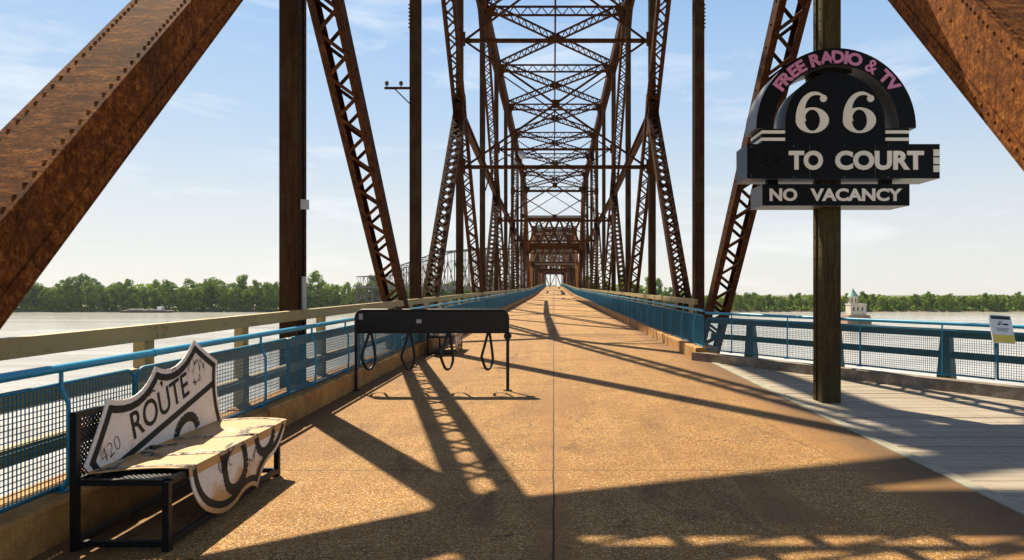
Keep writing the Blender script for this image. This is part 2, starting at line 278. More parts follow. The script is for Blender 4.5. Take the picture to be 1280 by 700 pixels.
# ------------------------------------------------------------------ mesh helpers
class MB:
    def __init__(s): s.v = []; s.f = []; s.sm = []; s.mi = []
    def add(s, vs, fs, smooth=False, mi=0):
        o = len(s.v); s.v += [tuple(x) for x in vs]
        for f in fs: s.f.append([o + i for i in f]); s.sm.append(smooth); s.mi.append(mi)
    def frame(s, c, ax, ay, az, mi=0):           # box from centre and three half-axis vectors
        c = Vector(c); vs = [c + sx * ax + sy * ay + sz * az for sz in (-1, 1) for sy in (-1, 1) for sx in (-1, 1)]
        s.add(vs, [(0, 2, 3, 1), (4, 5, 7, 6), (0, 1, 5, 4), (2, 6, 7, 3), (0, 4, 6, 2), (1, 3, 7, 5)], False, mi)
    def box(s, x0, x1, y0, y1, z0, z1, mi=0):
        s.frame(((x0 + x1) / 2, (y0 + y1) / 2, (z0 + z1) / 2), Vector(((x1 - x0) / 2, 0, 0)), Vector((0, (y1 - y0) / 2, 0)), Vector((0, 0, (z1 - z0) / 2)), mi)
    def bar(s, a, b, w, h, up=(0, 0, 1), mi=0):
        a = Vector(a); b = Vector(b); d = b - a; L = d.length; d.normalize(); up = Vector(up)
        sd = d.cross(up)
        if sd.length < 1e-5: sd = d.cross(Vector((0, 1, 0)))
        sd.normalize(); u = sd.cross(d).normalized()
        s.frame((a + b) / 2, sd * (w / 2), d * (L / 2), u * (h / 2), mi)
    def tube(s, pts, r, n=8, caps=True, mi=0):
        pts = [Vector(p) for p in pts]; rings = []; prev = None
        for i, p in enumerate(pts):
            t = (pts[min(i + 1, len(pts) - 1)] - pts[max(i - 1, 0)]).normalized()
            if prev is None:
                q = t.cross(Vector((0, 0, 1)))
                if q.length < 1e-3: q = t.cross(Vector((1, 0, 0)))
            else: q = prev - t * prev.dot(t)
            q.normalize(); prev = q; b = t.cross(q)
            rr = r[i] if isinstance(r, (list, tuple)) else r
            rings.append([p + (q * math.cos(2 * math.pi * k / n) + b * math.sin(2 * math.pi * k / n)) * rr for k in range(n)])
        vs = [x for rg in rings for x in rg]; fs = []
        for i in range(len(pts) - 1):
            for k in range(n): fs.append((i * n + k, i * n + (k + 1) % n, (i + 1) * n + (k + 1) % n, (i + 1) * n + k))
        s.add(vs, fs, True, mi)
        if caps:
            s.add(rings[0], [tuple(range(n))[::-1]], False, mi); s.add(rings[-1], [tuple(range(n))], False, mi)
    def prism(s, poly, o, u, v, n, mi=0, side=None):   # polygon in plane (o,u,v) extruded along n
        o = Vector(o); u = Vector(u); v = Vector(v); n = Vector(n); k = len(poly)
        a = [o + u * p[0] + v * p[1] for p in poly]; b = [x + n for x in a]
        side = mi if side is None else side
        tri = geometry.tessellate_polygon([[Vector((p[0], p[1], 0)) for p in poly]])
        s.add(a, [tuple(t) for t in tri], False, mi); s.add(b, [tuple(t) for t in tri], False, side)
        s.add(a + b, [(i, (i + 1) % k, k + (i + 1) % k, k + i) for i in range(k)], False, side)
    def dome(s, c, n, r, seg=6):                   # rivet head
        c = Vector(c); n = Vector(n).normalized(); q = n.cross(Vector((0.3, 0.5, 0.81))).normalized(); b = n.cross(q)
        vs = []; 
        for (rr, h) in ((1.0, 0.0), (0.8, 0.5)):
            vs += [c + (q * math.cos(2 * math.pi * k / seg) + b * math.sin(2 * math.pi * k / seg)) * r * rr + n * r * h for k in range(seg)]
        vs.append(c + n * r * 0.8)
        fs = [(k, (k + 1) % seg, seg + (k + 1) % seg, seg + k) for k in range(seg)] + [(seg + k, seg + (k + 1) % seg, 2 * seg) for k in range(seg)]
        s.add(vs, fs, True)
    def build(s, name, mats, parent=None, loc=None, mesh_only=False):
        me = bpy.data.meshes.new(name); me.from_pydata(s.v, [], s.f)
        if not isinstance(mats, (list, tuple)): mats = [mats]
        for m in mats: me.materials.append(m)
        me.polygons.foreach_set('use_smooth', s.sm); me.polygons.foreach_set('material_index', s.mi)
        bm = bmesh.new(); bm.from_mesh(me); bmesh.ops.recalc_face_normals(bm, faces=bm.faces); bm.to_mesh(me); bm.free()
        me.update()
        if mesh_only: return me
        return link(name, me, parent, loc)
def link(name, me, parent=None, loc=None):
    o = bpy.data.objects.new(name, me); C.objects.link(o)
    if parent: o.parent = parent
    if loc: o.location = loc
    return o
def tag(o, label=None, cat=None, group=None, kind=None):
    if label: o['label'] = label
    if cat: o['category'] = cat
    if group: o['group'] = group
    if kind: o['kind'] = kind
    return o
def empty(name, loc=(0, 0, 0), rot=(0, 0, 0)):
    o = bpy.data.objects.new(name, None); C.objects.link(o); o.location = loc; o.rotation_euler = rot
    o.empty_display_size = 0.3; return o
def copy_tree(o, parent=None):
    c = o.copy(); C.objects.link(c); c.parent = parent
    for ch in list(o.children): copy_tree(ch, c)
    return c
def structure(mb, name, mat): return tag(mb.build(name, mat), kind='structure')
def text_mesh(body, size, offset=0.0, extrude=0.0, align='CENTER', spacing=1.0):
    cu = bpy.data.curves.new('lettering', 'FONT'); cu.body = body; cu.size = size; cu.offset = offset; cu.extrude = extrude
    cu.align_x = align; cu.align_y = 'CENTER'; cu.space_character = spacing; cu.resolution_u = 4
    ob = bpy.data.objects.new('lettering', cu); C.objects.link(ob)
    dg = bpy.context.evaluated_depsgraph_get(); dg.update()
    me = bpy.data.meshes.new_from_object(ob.evaluated_get(dg)); bpy.data.objects.remove(ob); return me
def text_add(mb, body, size, o, u, v, n, offset=0.0, depth=0.01, align='CENTER', width=None, height=None, mi=0, sx=1.0):
    """flat text laid in the plane (o,u,v), standing `depth` proud along n"""
    me = text_mesh(body, size, offset, depth / 2, align)
    xs = [p.co.x for p in me.vertices]; ys = [p.co.y for p in me.vertices]
    cx = (max(xs) + min(xs)) / 2; cy = (max(ys) + min(ys)) / 2
    fx = (width / (max(xs) - min(xs))) if width else sx
    fy = (height / (max(ys) - min(ys))) if height else 1.0
    o = Vector(o); u = Vector(u); v = Vector(v); n = Vector(n)
    vs = [o + u * ((p.co.x - cx) * fx) + v * ((p.co.y - cy) * fy) + n * (p.co.z + depth / 2) for p in me.vertices]
    mb.add(vs, [tuple(f.vertices) for f in me.polygons], False, mi); bpy.data.meshes.remove(me)

def channel_pair(mb, a, b, W, T, wdir, fl=0.10, t=0.022):
    """two facing channels of a built-up member; returns axis frame"""
    a = Vector(a); b = Vector(b); d = (b - a); L = d.length; d.normalize()
    wd = Vector(wdir); wd = (wd - d * wd.dot(d)).normalized(); td = d.cross(wd).normalized(); c = (a + b) / 2
    for s in (-1, 1):
        mb.frame(c + wd * (s * (W / 2 - t / 2)), wd * (t / 2), d * (L / 2), td * (T / 2))
        for q in (-1, 1):
            mb.frame(c + wd * (s * (W / 2 - t - fl / 2 + 0.002)) + td * (q * (T / 2 - t / 2 - 0.001)), wd * (fl / 2), d * (L / 2 - 0.003), td * (t / 2))
    return a, d, wd, td, L
def laced(mb, a, b, W, T, wdir, pitch=None, double=False, bw=0.06, both=True, rivets=False, fl=0.10):
    a, d, wd, td, L = channel_pair(mb, a, b, W, T, wdir, fl)
    pitch = pitch or W * 0.75
    e = min(0.5, L * 0.06); n = max(2, int((L - 2 * e) / pitch)); p = (L - 2 * e) / n; hw = W / 2 - 0.05
    for q in ((-1, 1) if both else (1,)):
        for i in range(n):
            s = q if (i % 2 == 0) else -q
            z0 = a + d * (e + p * i) + td * (q * (T / 2 + 0.008)); z1 = z0 + d * p
            mb.bar(z0 + wd * (hw * s), z1 - wd * (hw * s), bw, 0.014, td)
            if double:
                mb.bar(z0 - wd * (hw * s) + td * q * 0.017, z1 + wd * (hw * s) + td * q * 0.017, bw, 0.014, td)
        for k in (e * 0.5, L - e * 0.5):            # batten plates
            mb.frame(a + d * k + td * (q * (T / 2 + 0.009)), wd * (W / 2 - 0.01), d * (e * 0.48), td * 0.01)
    if rivets:
        for s in (-1, 1):
            k = 0.15
            while k < L - 0.1:
                mb.dome(a + d * k + wd * (s * W / 2), wd * s, 0.028); k += p
def wstrut(mb, a, b, H, T, up, pitch=None, bw=0.045):
    """light strut: four angles with W lacing"""
    a = Vector(a); b = Vector(b); d = b - a; L = d.length; d.normalize()
    u = Vector(up); u = (u - d * u.dot(d)).normalized(); s = d.cross(u)
    for i in (-1, 1):
        mb.bar(a + u * (i * H / 2), b + u * (i * H / 2), T, 0.035, u)
        mb.bar(a + u * (i * (H / 2 - 0.045)), b + u * (i * (H / 2 - 0.045)), 0.03, 0.09, u)
    n = max(2, int(L / (pitch or H * 0.8))); p = L / n
    for i in range(n):
        k = 1 if i % 2 == 0 else -1
        mb.bar(a + d * (p * i) + u * (k * (H / 2 - 0.03)), a + d * (p * (i + 1)) - u * (k * (H / 2 - 0.03)), bw, bw, s)

# ------------------------------------------------------------------ setting: river, banks, deck
WL0 = -11.72
def wz(y): return WL0 - GRADE * y
WL = wz(545)
m = MB(); m.add([(-6000, -800, wz(-800)), (6000, -800, wz(-800)), (6000, 560, wz(560)), (-6000, 560, wz(560))], [(0, 1, 2, 3)]); structure(m, 'river', M['water'])
m = MB()
xs = [-6000, -900] + [-860 + i * 12 for i in range(145)] + [900, 6000]
rows = []
for (yy, zz, amp) in ((541, WL - 0.6, 1.5), (544, WL + 0.5, 1.5), (548, WL + 1.3, 1.0), (700, wz(700) + 1.5, 0), (9000, wz(9000) + 2, 0)):
    rows.append([(x, yy + random.uniform(-amp, amp), zz + (random.uniform(-.2, .2) if amp else 0)) for x in xs])
vs = [p for r in rows for p in r]; n = len(xs)
m.add(vs, [(j * n + i, j * n + i + 1, (j + 1) * n + i + 1, (j + 1) * n + i) for j in range(len(rows) - 1) for i in range(n - 1)])
structure(m, 'far_bank_ground', M['bank'])

XC = 0.09; TX = 3.81
KL, KR = -3.15, 3.15
SPAN1 = 111.0; GR = 0.0075
def grade(y): return max(0.0, y - SPAN1) * GR
def sheet_along(name, x0, x1, z, ys, mat):
    m = MB(); vs = []
    for y in ys: vs += [(x0, y, z + grade(y)), (x1, y, z + grade(y))]
    m.add(vs, [(2 * i, 2 * i + 1, 2 * i + 3, 2 * i + 2) for i in range(len(ys) - 1)]); return structure(m, name, mat)
YS = [-10, 0, 10, 20, 40, 60, 80, 100, 111, 140, 180, 220, 260, 290]
sheet_along('road', -3.2, 3.37, 0.0, YS, M['road'])
def block_along(name, prof, ys, mat):
    m = MB(); k = len(prof); vs = []
    for y in ys: vs += [(x, y, z + grade(y)) for x, z in prof]
    fs = [(i * k + j, i * k + (j + 1) % k, (i + 1) * k + (j + 1) % k, (i + 1) * k + j) for i in range(len(ys) - 1) for j in range(k)]
    fs += [tuple(range(k)), tuple(range((len(ys) - 1) * k, len(ys) * k))]
    m.add(vs, fs); return structure(m, name, mat)
block_along('deck_slab', [(-3.65, -0.03), (3.36, -0.03), (3.36, -0.45), (-3.65, -0.45)], YS, M['timber'])
# kerbs in cast lengths
def kerb(name, xi, xo, y0, y1):
    m = MB(); y = y0; s = 1 if xo > xi else -1
    while y < y1 - 0.1:
        L = min(2.28, y1 - y); g = grade(y + L / 2); j = random.uniform(-0.012, 0.012); xi_ = xi + j; c = 0.02
        a, b = y + 0.006, y + L - 0.006; zt = 0.27 + random.uniform(-0.008, 0.008)
        prof = [(xi_, -0.02), (xi_, zt - c), (xi_ + s * c, zt), (xo, zt), (xo, -0.02)]
        vs = [(x, yy, z + grade(yy)) for yy in (a, b) for x, z in prof]; k = 5
        m.add(vs, [(i, (i + 1) % k, k + (i + 1) % k, k + i) for i in range(k)] + [tuple(range(k)), tuple(range(k, 2 * k))]); y += L
    return structure(m, name, M['kerb'])
kerb('kerb_left', KL, -3.62, -8, 290)
kerb('kerb_right', KR, 3.64, 15.9, 290)
# lookout boardwalk on the right
CX, CY = 3.20, 15.92; DX, DY = 0.546, -0.838; LS = 9.0
EX, EY = CX + DX * LS, CY + DY * LS            # corner of the lookout
def line_x(y): return min(EX, CX + (CY - y) * DX / -DY)
m = MB(); P = 0.145; y = -60
for i in range(int(-8 / P), int(15.6 / P)):
    y0 = i * P + 0.004; y1 = (i + 1) * P - 0.004
    xa, xb = line_x(y0) + 0.1, line_x(y1) + 0.1
    if xb < 3.56: continue
    z = random.uniform(-0.004, 0.003)
    vs = [(3.505, y0, z), (xa, y0, z), (xb, y1, z), (3.505, y1, z)]
    vs += [(a, b, -0.05) for a, b, c in vs]
    m.add(vs, [(0, 1, 2, 3), (4, 7, 6, 5), (0, 4, 5, 1), (1, 5, 6, 2), (2, 6, 7, 3), (3, 7, 4, 0)])
structure(m, 'boardwalk', M['wood'])
m = MB(); m.box(3.374, 3.50, -8, 15.55, -0.04, 0.012); structure(m, 'edging_strip', M['strip'])
m = MB()
for x in (4.25, 5.4, 6.55, 7.7):
    m.box(x - .06, x + .06, -8, max(0, CY - (x - CX) * 1.53), -0.40, -0.055)
for y in (-6, -2, 2, 6, 10): m.box(3.5, min(8.2, line_x(y)), y - .12, y + .12, -0.75, -0.41)
structure(m, 'boardwalk_joists', M['timber'])

# ------------------------------------------------------------------ truss bridge
def build_span(name, label, cat, loc, rotx, n, P, ztop, zmid, zbot, mats, near=False, first=1.15, group=None, skip_portal=False):
    """subdivided through truss of n panels. ztop: dict even panel -> top height"""
    root = tag(empty(name, loc, (rotx, 0, 0)), label, cat, group)
    Y = lambda k: first + P * k
    RS, RO, RP = mats
    last = n - 2
    def ztop_at(k):
        if k in ztop: return ztop[k]
        a = k - 1; b = k + 1
        return (ztop[a] + ztop[b]) / 2
    for s in (-1, 1):
        x = s * TX; ins = Vector((-s, 0, 0))
        B = lambda k: Vector((x, Y(k), zbot)); T = lambda k: Vector((x, Y(k), ztop_at(k)))
        def MID0(s): return Vector((s * TX, Y(1), 7.75))
        def Md(k):
            if k == 1: return MID0(s) if near else B(0).lerp(T(2), 0.5)
            if k == n - 1: return B(n).lerp(T(n - 2), 0.5)
            if k < n / 2: return T(k - 1).lerp(B(k + 1), 0.5)
            return T(k + 1).lerp(B(k - 1), 0.5)
        # end posts: closed box sections with angle irons and rivets
        segs = ((B(0), Md(1)), (Md(1), T(2)), (B(n), T(n - 2))) if near else ((B(0), T(2)), (B(n), T(n - 2)))
        for (a, b) in segs:
            m = MB(); d = (b - a); L = d.length; d.normalize(); wx = Vector((1, 0, 0)); nn = wx.cross(d).normalized()
            if nn.z < 0: nn = -nn
            c = (a + b) / 2; W, H, sh_ = (0.53, 0.45, 0.25) if s < 0 else (0.53, 0.64, 0.08); a = a - nn * sh_; b = b - nn * sh_; c = c - nn * sh_
            m.frame(c + nn * (H / 2 + 0.008), wx * (W / 2 + 0.02), d * (L / 2), nn * 0.010)          # cover plate
            for q in (-1, 1):
                m.frame(c + wx * (q * (W / 2 - 0.015)), wx * 0.012, d * (L / 2), nn * (H / 2 - 0.002))  # side plates
                m.frame(c + wx * (q * (W / 2 + 0.004)) + nn * (H / 2 - 0.06), wx * 0.008, d * (L / 2 - .003), nn * 0.055)
                m.frame(c + wx * (q * (W / 2 + 0.004)) - nn * (H / 2 - 0.06), wx * 0.008, d * (L / 2 - .003), nn * 0.055)
                m.frame(c + wx * (q * (W / 2 - 0.055)) - nn * (H / 2 + 0.006), wx * 0.07, d * (L / 2 - .003), nn * 0.008)
            k = 0.4; i = 0
            while k < L - 0.4:                                                                      # lacing plates below
                m.bar(a + d * k + wx * (0.2 if i % 2 else -0.2) - nn * (H / 2 + 0.022), a + d * (k + 0.5) + wx * (-0.2 if i % 2 else 0.2) - nn * (H / 2 + 0.022), 0.07, 0.014, nn); k += 0.5; i += 1
            if near and a.y < 30:
                k = 0.1
                while k < L - 0.1:
                    st = 0.13 if (int(k / 1.15) % 3) else 0.085
                    for q in (-1, 1):
                        m.dome(a + d * k + wx * (q * (W / 2 - 0.035)) + nn * (H / 2 + 0.018), nn, 0.017)
                        m.dome(a + d * k + wx * (q * (W / 2 + 0.012)) + nn * (H / 2 - 0.06), wx * q, 0.016)
                        m.dome(a + d * k + wx * (q * (W / 2 + 0.012)) - nn * (H / 2 - 0.06), wx * q, 0.016)
                        if int(k * 10) % 3 == 0: m.dome(a + d * k + wx * (q * (W / 2 - 0.003)) + nn * 0.04, wx * q, 0.017)
                        if int(k * 10) % 4 == 0: m.dome(a + d * k + wx * (q * (W / 2 - 0.05)) - nn * (H / 2 + 0.014), -nn, 0.022)
                    k += st
            m.build('end_post', RO, root)
        # verticals
        for k in range(1, n):
            top = (Md(k) if k in (1, n - 1) else T(k)) + Vector((0, 0, -0.1)); bot = B(k)
            m = MB(); W, D = 0.26, 0.36
            c = (top + bot) / 2; h = (top.z - bot.z) / 2
            for q in (-1, 1):
                m.frame(c + Vector((0, q * (D / 2 - .015), 0)), Vector((W / 2, 0, 0)), Vector((0, .015, 0)), Vector((0, 0, h)))
                m.frame(c + Vector((q * (W / 2 - .03), 0, 0)), Vector((.012, 0, 0)), Vector((0, D / 2 - .032, 0)), Vector((0, 0, h - .002)))
                for r in (-1, 1):
                    m.frame(c + Vector((q * (W / 2 - .008), r * (D / 2 - .075), 0)), Vector((.012, 0, 0)), Vector((0, .043, 0)), Vector((0, 0, h - .004)))
            if near and k < 4:
                z = bot.z + .2
                while z < min(top.z, 14):
                    for q in (-1, 1):
                        for r in (-1, 1): m.dome((x + q * (W / 2 + .004), bot.y + r * (D / 2 - .075), z), (q, 0, 0), .016)
                    z += .16
                if k == 2:
                    for z in (8.55, 8.65, 8.75, 8.85, 8.95, 9.05, 9.15):
                        for q in (-1, 1): m.dome((x + q * (W / 2 + .01), bot.y - D / 2, z), (q * .5, -1, 0), .026)
            m.build('vertical_post', M['olive_post'] if near and s > 0 and k == 1 else RP, root)
        # diagonals (two laced halves meeting at the mid joint) and sub-struts
        dz = Vector((0, 0, 1))
        def diag(nm, a, b, W, dbl, riv=False):
            m = MB(); laced(m, a, b, W, 0.30, Vector((1, 0, 0)), 0.40, dbl, 0.065, True, riv); m.build(nm, RS, root)
        for k in range(2, n - 1, 2):
            if k + 2 <= n / 2: a, b, mid, sb = T(k), B(k + 2), Md(k + 1), B(k)
            elif k - 2 >= n / 2: a, b, mid, sb = T(k), B(k - 2), Md(k - 1), B(k)
            else: continue
            diag('diagonal', a, mid, 0.50, False, near and k == 2); diag('diagonal', mid, b, 0.50, False)
            diag('sub_diagonal', sb, mid, 0.46, True)
        diag('sub_diagonal', B(2), Md(1), 0.52, False, near); diag('sub_diagonal', B(n - 2), Md(n - 1), 0.46, True)
        ks = [k for k in range(3, n - 2, 2)]
        for k in ks[:-1]:
            if k + 2 <= n - 3:
                m = MB(); wstrut(m, Md(k), Md(k + 2), 0.34, 0.22, dz, 0.4); m.build('longitudinal_strut', RS, root)
        # gusset plates at the mid joints
        for k in range(1, n, 2):
            m = MB(); c = Md(k)
            r = 0.62
            poly = [(-r, -.5), (-.28, -.95), (.28, -.95), (r, -.5), (r * .9, .35), (.3, .75), (-.3, .75), (-r * .9, .35)]
            for q in (-1, 1):
                m.prism(poly, c + Vector((q * 0.185 - 0.006, 0, 0)), (0, 1, 0), (0, 0, 1), (0.014, 0, 0))
                if near and k < 4:
                    for i in range(-3, 4):
                        for j in range(-4, 4):
                            if (i + j) % 2 == 0 and abs(i) + abs(j) < 7: m.dome(c + Vector((q * 0.195, i * .14, j * .16)), (q, 0, 0), .018)
            m.build('gusset_plate', RS, root)
        # top chord with gussets, bottom chord
        for k in range(2, last, 2):
            m = MB(); laced(m, T(k), T(k + 2), 0.50, 0.44, (1, 0, 0), 0.4, True, 0.06)
            a, b = T(k), T(k + 2); d = (b - a).normalized(); nn = Vector((1, 0, 0)).cross(d); nn = nn if nn.z > 0 else -nn
            m.frame((a + b) / 2 + nn * 0.26, Vector((0.27, 0, 0)), (b - a) / 2, nn * 0.012)
            m.build('top_chord', RS, root)
        m = MB(); laced(m, B(0), B(n), 0.42, 0.36, (0, 0, 1), 0.6); m.build('bottom_chord', RS, root)
    # cross members between the two trusses
    def L(k): return Vector((-TX + .2, Y(k), ztop_at(k)))
    def Rr(k): return Vector((TX - .2, Y(k), ztop_at(k)))
    for k in range(2, last + 1):
        m = MB(); dn = Vector((0, 0, -0.28)); wstrut(m, L(k) + dn, Rr(k) + dn, 0.50, 0.10, (0, 0, 1), 0.36)
        for e, q in ((L(k), 1), (Rr(k), -1)):
            m.prism([(0, 0), (0.55 * q, 0), (0.12 * q, -1.0), (0, -1.0)], e + Vector((0, -.01, -.05)), (1, 0, 0), (0, 0, 1), (0, .02, 0))
        m.build('cross_strut', RS, root)
        if k < last:
            for a, b in ((L(k), Rr(k + 1)), (Rr(k), L(k + 1))):
                m = MB(); o = Vector((0, 0, .02 if a.x < 0 else -.02)); wstrut(m, a + o, b + o, 0.46, 0.09, (0, 0, 1), 0.30); m.build('lateral_brace', RS, root)
            m = MB(); c0 = (L(k) + Rr(k + 1)) / 2; m.frame(c0, Vector((.34, 0, 0)), Vector((0, .30, 0)), Vector((0, 0, .05)))
            m.bar(Vector((0, Y(k), ztop_at(k) - .2)), Vector((0, Y(k + 1), ztop_at(k + 1) - .2)), .10, .12); m.build('centre_tie', RS, root)
        # sway frame
        zt = ztop_at(k) - .6; z1 = zt * 0.68; z0 = zt * 0.38
        if k not in (2, last) and (k % 2 == 1):
            m = MB()
            for z in (z1, z0):
                m.bar((-TX + .1, Y(k), z), (TX - .1, Y(k), z), .14, .14)
                for q in (-1, 1): m.box(q * (TX - .05) - .2, q * (TX - .05) + .2, Y(k) - .22, Y(k) - .19, z - .28, z + .28)
            for (za, zb) in ((z1, zt), (z0, z1)):
                m.bar((-TX + .2, Y(k) - .04, za), (TX - .2, Y(k) - .04, zb), .075, .075); m.bar((TX - .2, Y(k) + .04, za), (-TX + .2, Y(k) + .04, zb), .075, .075)
            m.box(-.15, .15, Y(k) - .06, Y(k) + .06, (z0 + z1) / 2 - .16, (z0 + z1) / 2 + .16)
            m.build('sway_frame', RS, root)
    # portals in the plane of the end posts
    for e in ((0, 2), (n, n - 2)):
        m = MB(); a = Vector((0, Y(e[0]), zbot)); b = Vector((0, Y(e[1]), ztop_at(e[1]))); d = (b - a).normalized()
        def at(z):
            if near and e[0] == 0:
                c1 = Vector((0, Y(1), 7.75)); return a.lerp(c1, (z - zbot) / (7.75 - zbot)) if z < 7.75 else c1.lerp(b, (z - 7.75) / (b.z - 7.75))
            t = (z - zbot) / (b.z - zbot); return a.lerp(b, t)
        zp = PORTAL[name][0 if e[0] == 0 else 1]
        near_end = near and e[0] == 0
        if near_end:
            nn = Vector((1, 0, 0)).cross(d); zs_ = (5.0, 5.85, 6.7, 7.55)
            for i in range(4): m.frame(at(zs_[i]), Vector((TX - .285, 0, 0)), Vector((0, .045, .06)), nn * .05)
            for i in range(3):
                A, Bb = at(zs_[i]), at(zs_[i + 1]); x0 = -TX + .3; kk = 0
                while x0 < TX - .6:
                    xa, xb = (x0, x0 + .44) if kk % 2 else (x0 + .44, x0); m.bar(A + Vector((xa, 0, 0)), Bb + Vector((xb, 0, 0)), .12, .03, nn); x0 += .44; kk += 1
            A, Bb = at(7.65), at(13.5); m.frame((A + Bb) / 2, Vector((TX - .28, 0, 0)), (Bb - A) / 2, Vector((0, -.5, .5)) * .03)  # solid plate made overtall, out of view, to fill the shadow on the road
            for q in (-1, 1): m.prism([(0, 0), (1.0, 0), (1.9, 2.6), (0, 2.6)], at(5.2) + Vector((q * (TX - .27), 0, 0)), (-q, 0, 0), d, nn * .03)
        for (za, zb) in () if near_end else ((zp[0], zp[1]),):
            A = at(za); Bb = at(zb); h = (Bb - A).length; c = (A + Bb) / 2; nn = Vector((1, 0, 0)).cross(d)
            m.frame(c, Vector((TX - .28, 0, 0)), d * (h / 2), nn * .012)
            for zz in (A, Bb): m.frame(zz, Vector((TX - .285, 0, 0)), d * .06, nn * .09)
            for q in (-1, 1):                        # curved knee braces
                poly = [(0, 0), (1.15, 0)] + [(1.15 - 1.15 * math.sin(t), -1.15 * (1 - math.cos(t))) for t in [math.pi / 2 * i / 6 for i in range(1, 7)]]
                poly = [(0, 0)] + [(1.5 - 1.5 * math.sin(math.pi / 2 * i / 7), -1.5 + 1.5 * math.cos(math.pi / 2 * i / 7)) for i in range(8)]
                m.prism(poly, A + Vector((q * (TX - .27), 0, 0)), (-q, 0, 0), d, nn * .03)
        A = at(zp[1]) ; Bb = at(zp[2])
        nx = 0 if near_end else 5; wx = 2 * (TX - .3) / 5
        for i in range(nx):
            x0 = -TX + .3 + wx * i
            m.bar(A + Vector((x0, 0, 0)), Bb + Vector((x0 + wx, 0, 0)), .26, .12, Vector((1, 0, 0)).cross(d))
            m.bar(A + Vector((x0 + wx, .08, 0)), Bb + Vector((x0, .08, 0)), .26, .12, Vector((1, 0, 0)).cross(d))
        if not near_end: m.frame(Bb, Vector((TX - .285, 0, 0)), d * .3, Vector((1, 0, 0)).cross(d) * .1)
        m.build('portal_frame', RS, root)
    # floor beams under the deck
    m = MB()
    for k in range(0, n + 1): m.box(-TX + .2, TX - .2, Y(k) - .14, Y(k) + .14, -1.15, -0.46)
    m.build('floor_beams', RS, root)
    return root
PORTAL = {'truss_span': ((5.6, 7.3, 9.8), (6.9, 7.5, 10.6)), 'truss_bridge_span': ((5.0, 5.5, 10.6), (5.0, 5.5, 10.6))}
spanA = build_span('truss_span', 'long rusted steel truss span around the road with sloping riveted end posts nearest the camera', 'bridge', (XC, 0, 0), 0,
    12, 9.13, {2: 18.3, 4: 16.3, 6: 15.8, 8: 15.3, 10: 14.4}, None, -1.2, (M['rust'], M['rust_orange'], M['rust_post']), True)
spanB = build_span('truss_bridge_span', 'lower rusted truss span with boxed portal starting where the tall front span ends', 'bridge', (XC, 112.2, grade(112.2)), math.atan(GR),
    10, 8.7, {2: 12.0, 4: 12.6, 6: 12.6, 8: 12.0}, None, -1.2, (M['rust'], M['rust_orange'], M['rust_post']), False, 0.2, 'lower spans further along the bridge')
spanC = copy_tree(spanB); spanC.location = (XC, 201, grade(201))
spanC['label'] = 'last straight rusted truss span, small and farthest down the road before the bend'

# ------------------------------------------------------------------ rails
def wire_panel(L, z0, z1, pitch, name='mesh_panel'):
    m = MB(); r = 0.0028; n = int(L / pitch)
    for i in range(1, n):
        y = L * i / n; m.box(-r, r, y - r, y + r, z0, z1)
    k = int((z1 - z0) / pitch)
    for j in range(1, k):
        z = z0 + (z1 - z0) * j / k; m.box(r * .4, r * 2.2, 0.02, L - 0.02, z - r, z + r)
    # tube frame with rounded top corners
    c = 0.10; pts = [(0, 0.015, z0)] + [(0, 0.015 + c - c * math.cos(t), z1 - c + c * math.sin(t)) for t in [math.pi / 2 * i / 5 for i in range(6)]]
    pts += [(0, L - 0.015 - c + c * math.sin(t), z1 - c + c * math.cos(t)) for t in [math.pi / 2 * i / 5 for i in range(6)]] + [(0, L - 0.015, z0), (0, 0.015, z0)]
    m.tube(pts, 0.016, 6, False)
    return m.build(name, [M['bluemesh']], mesh_only=True)
def rail_post(side):
    m = MB(); m.tube([(0, 0, .27), (0.05 * side, 0, .36), (0.055 * side, 0, .48), (0.05 * side, 0, .85), (0, 0, .97), (0, 0, 1.09)], 0.014, 6); 
    m.box(-.05, .05, -.04, .04, .27, .278); return m.build('post', [M['blue']], mesh_only=True)
def blue_rail(label, x, y0, npan, L, side, loc=(0, 0, 0), rot=(0, 0, 0), zb=0.29, zt=0.985, group=None):
    root = tag(empty('mesh_railing', loc, rot), label, 'railing', group)
    pm = wire_panel(L, zb, zt, 0.035); po = rail_post(side)
    for i in range(npan):
        o = link('mesh_panel', pm, root, (x, y0 + i * L, 0)); 
        for h in (0.5, 0.98): link('post', po, root, (x + side * .02, y0 + i * L + L * h - L * .25, 0))
    m = MB(); y1 = y0 + npan * L
    m.tube([(x + side * .02, y0 + (y1 - y0) * i / (npan * 2), 1.095) for i in range(npan * 2 + 1)], 0.030, 10)
    y = y0 + 1.2
    while y < y1: m.tube([(x + side * .02, y, 1.095), (x + side * .02, y + .05, 1.095)], 0.034, 10); y += 6.1
    m.build('top_rail', M['blue'], root); return root
blue_rail('blue wire mesh railing along the left kerb beside the shield bench', -3.33, -7.47, 36, 3.30, 1)
blue_rail('blue wire mesh railing along the right kerb up to the lookout corner', 3.33, 15.95, 29, 3.28, -1)
blue_rail('distant blue mesh railing on the left side of the far spans', -3.33, 0, 52, 3.35, 1, (0, 111.5, 0.0), (math.atan(GR), 0, 0))
blue_rail('distant blue mesh railing on the right side of the far spans', 3.33, 0, 52, 3.35, -1, (0, 111.5, 0.0), (math.atan(GR), 0, 0))
ang = math.atan2(-DX, DY)      # local +Y onto the lookout edge direction
blue_rail('blue wire mesh railing along the edge of the wooden lookout', 0, 0, 3, 3.03, 0, (CX + .17, CY + .02, -0.05), (0, 0, ang))
blue_rail('blue wire mesh railing returning along the outer side of the lookout', 0, 0, 3, 3.3, 0, (EX + .17, EY, -0.05), (0, 0, math.pi))

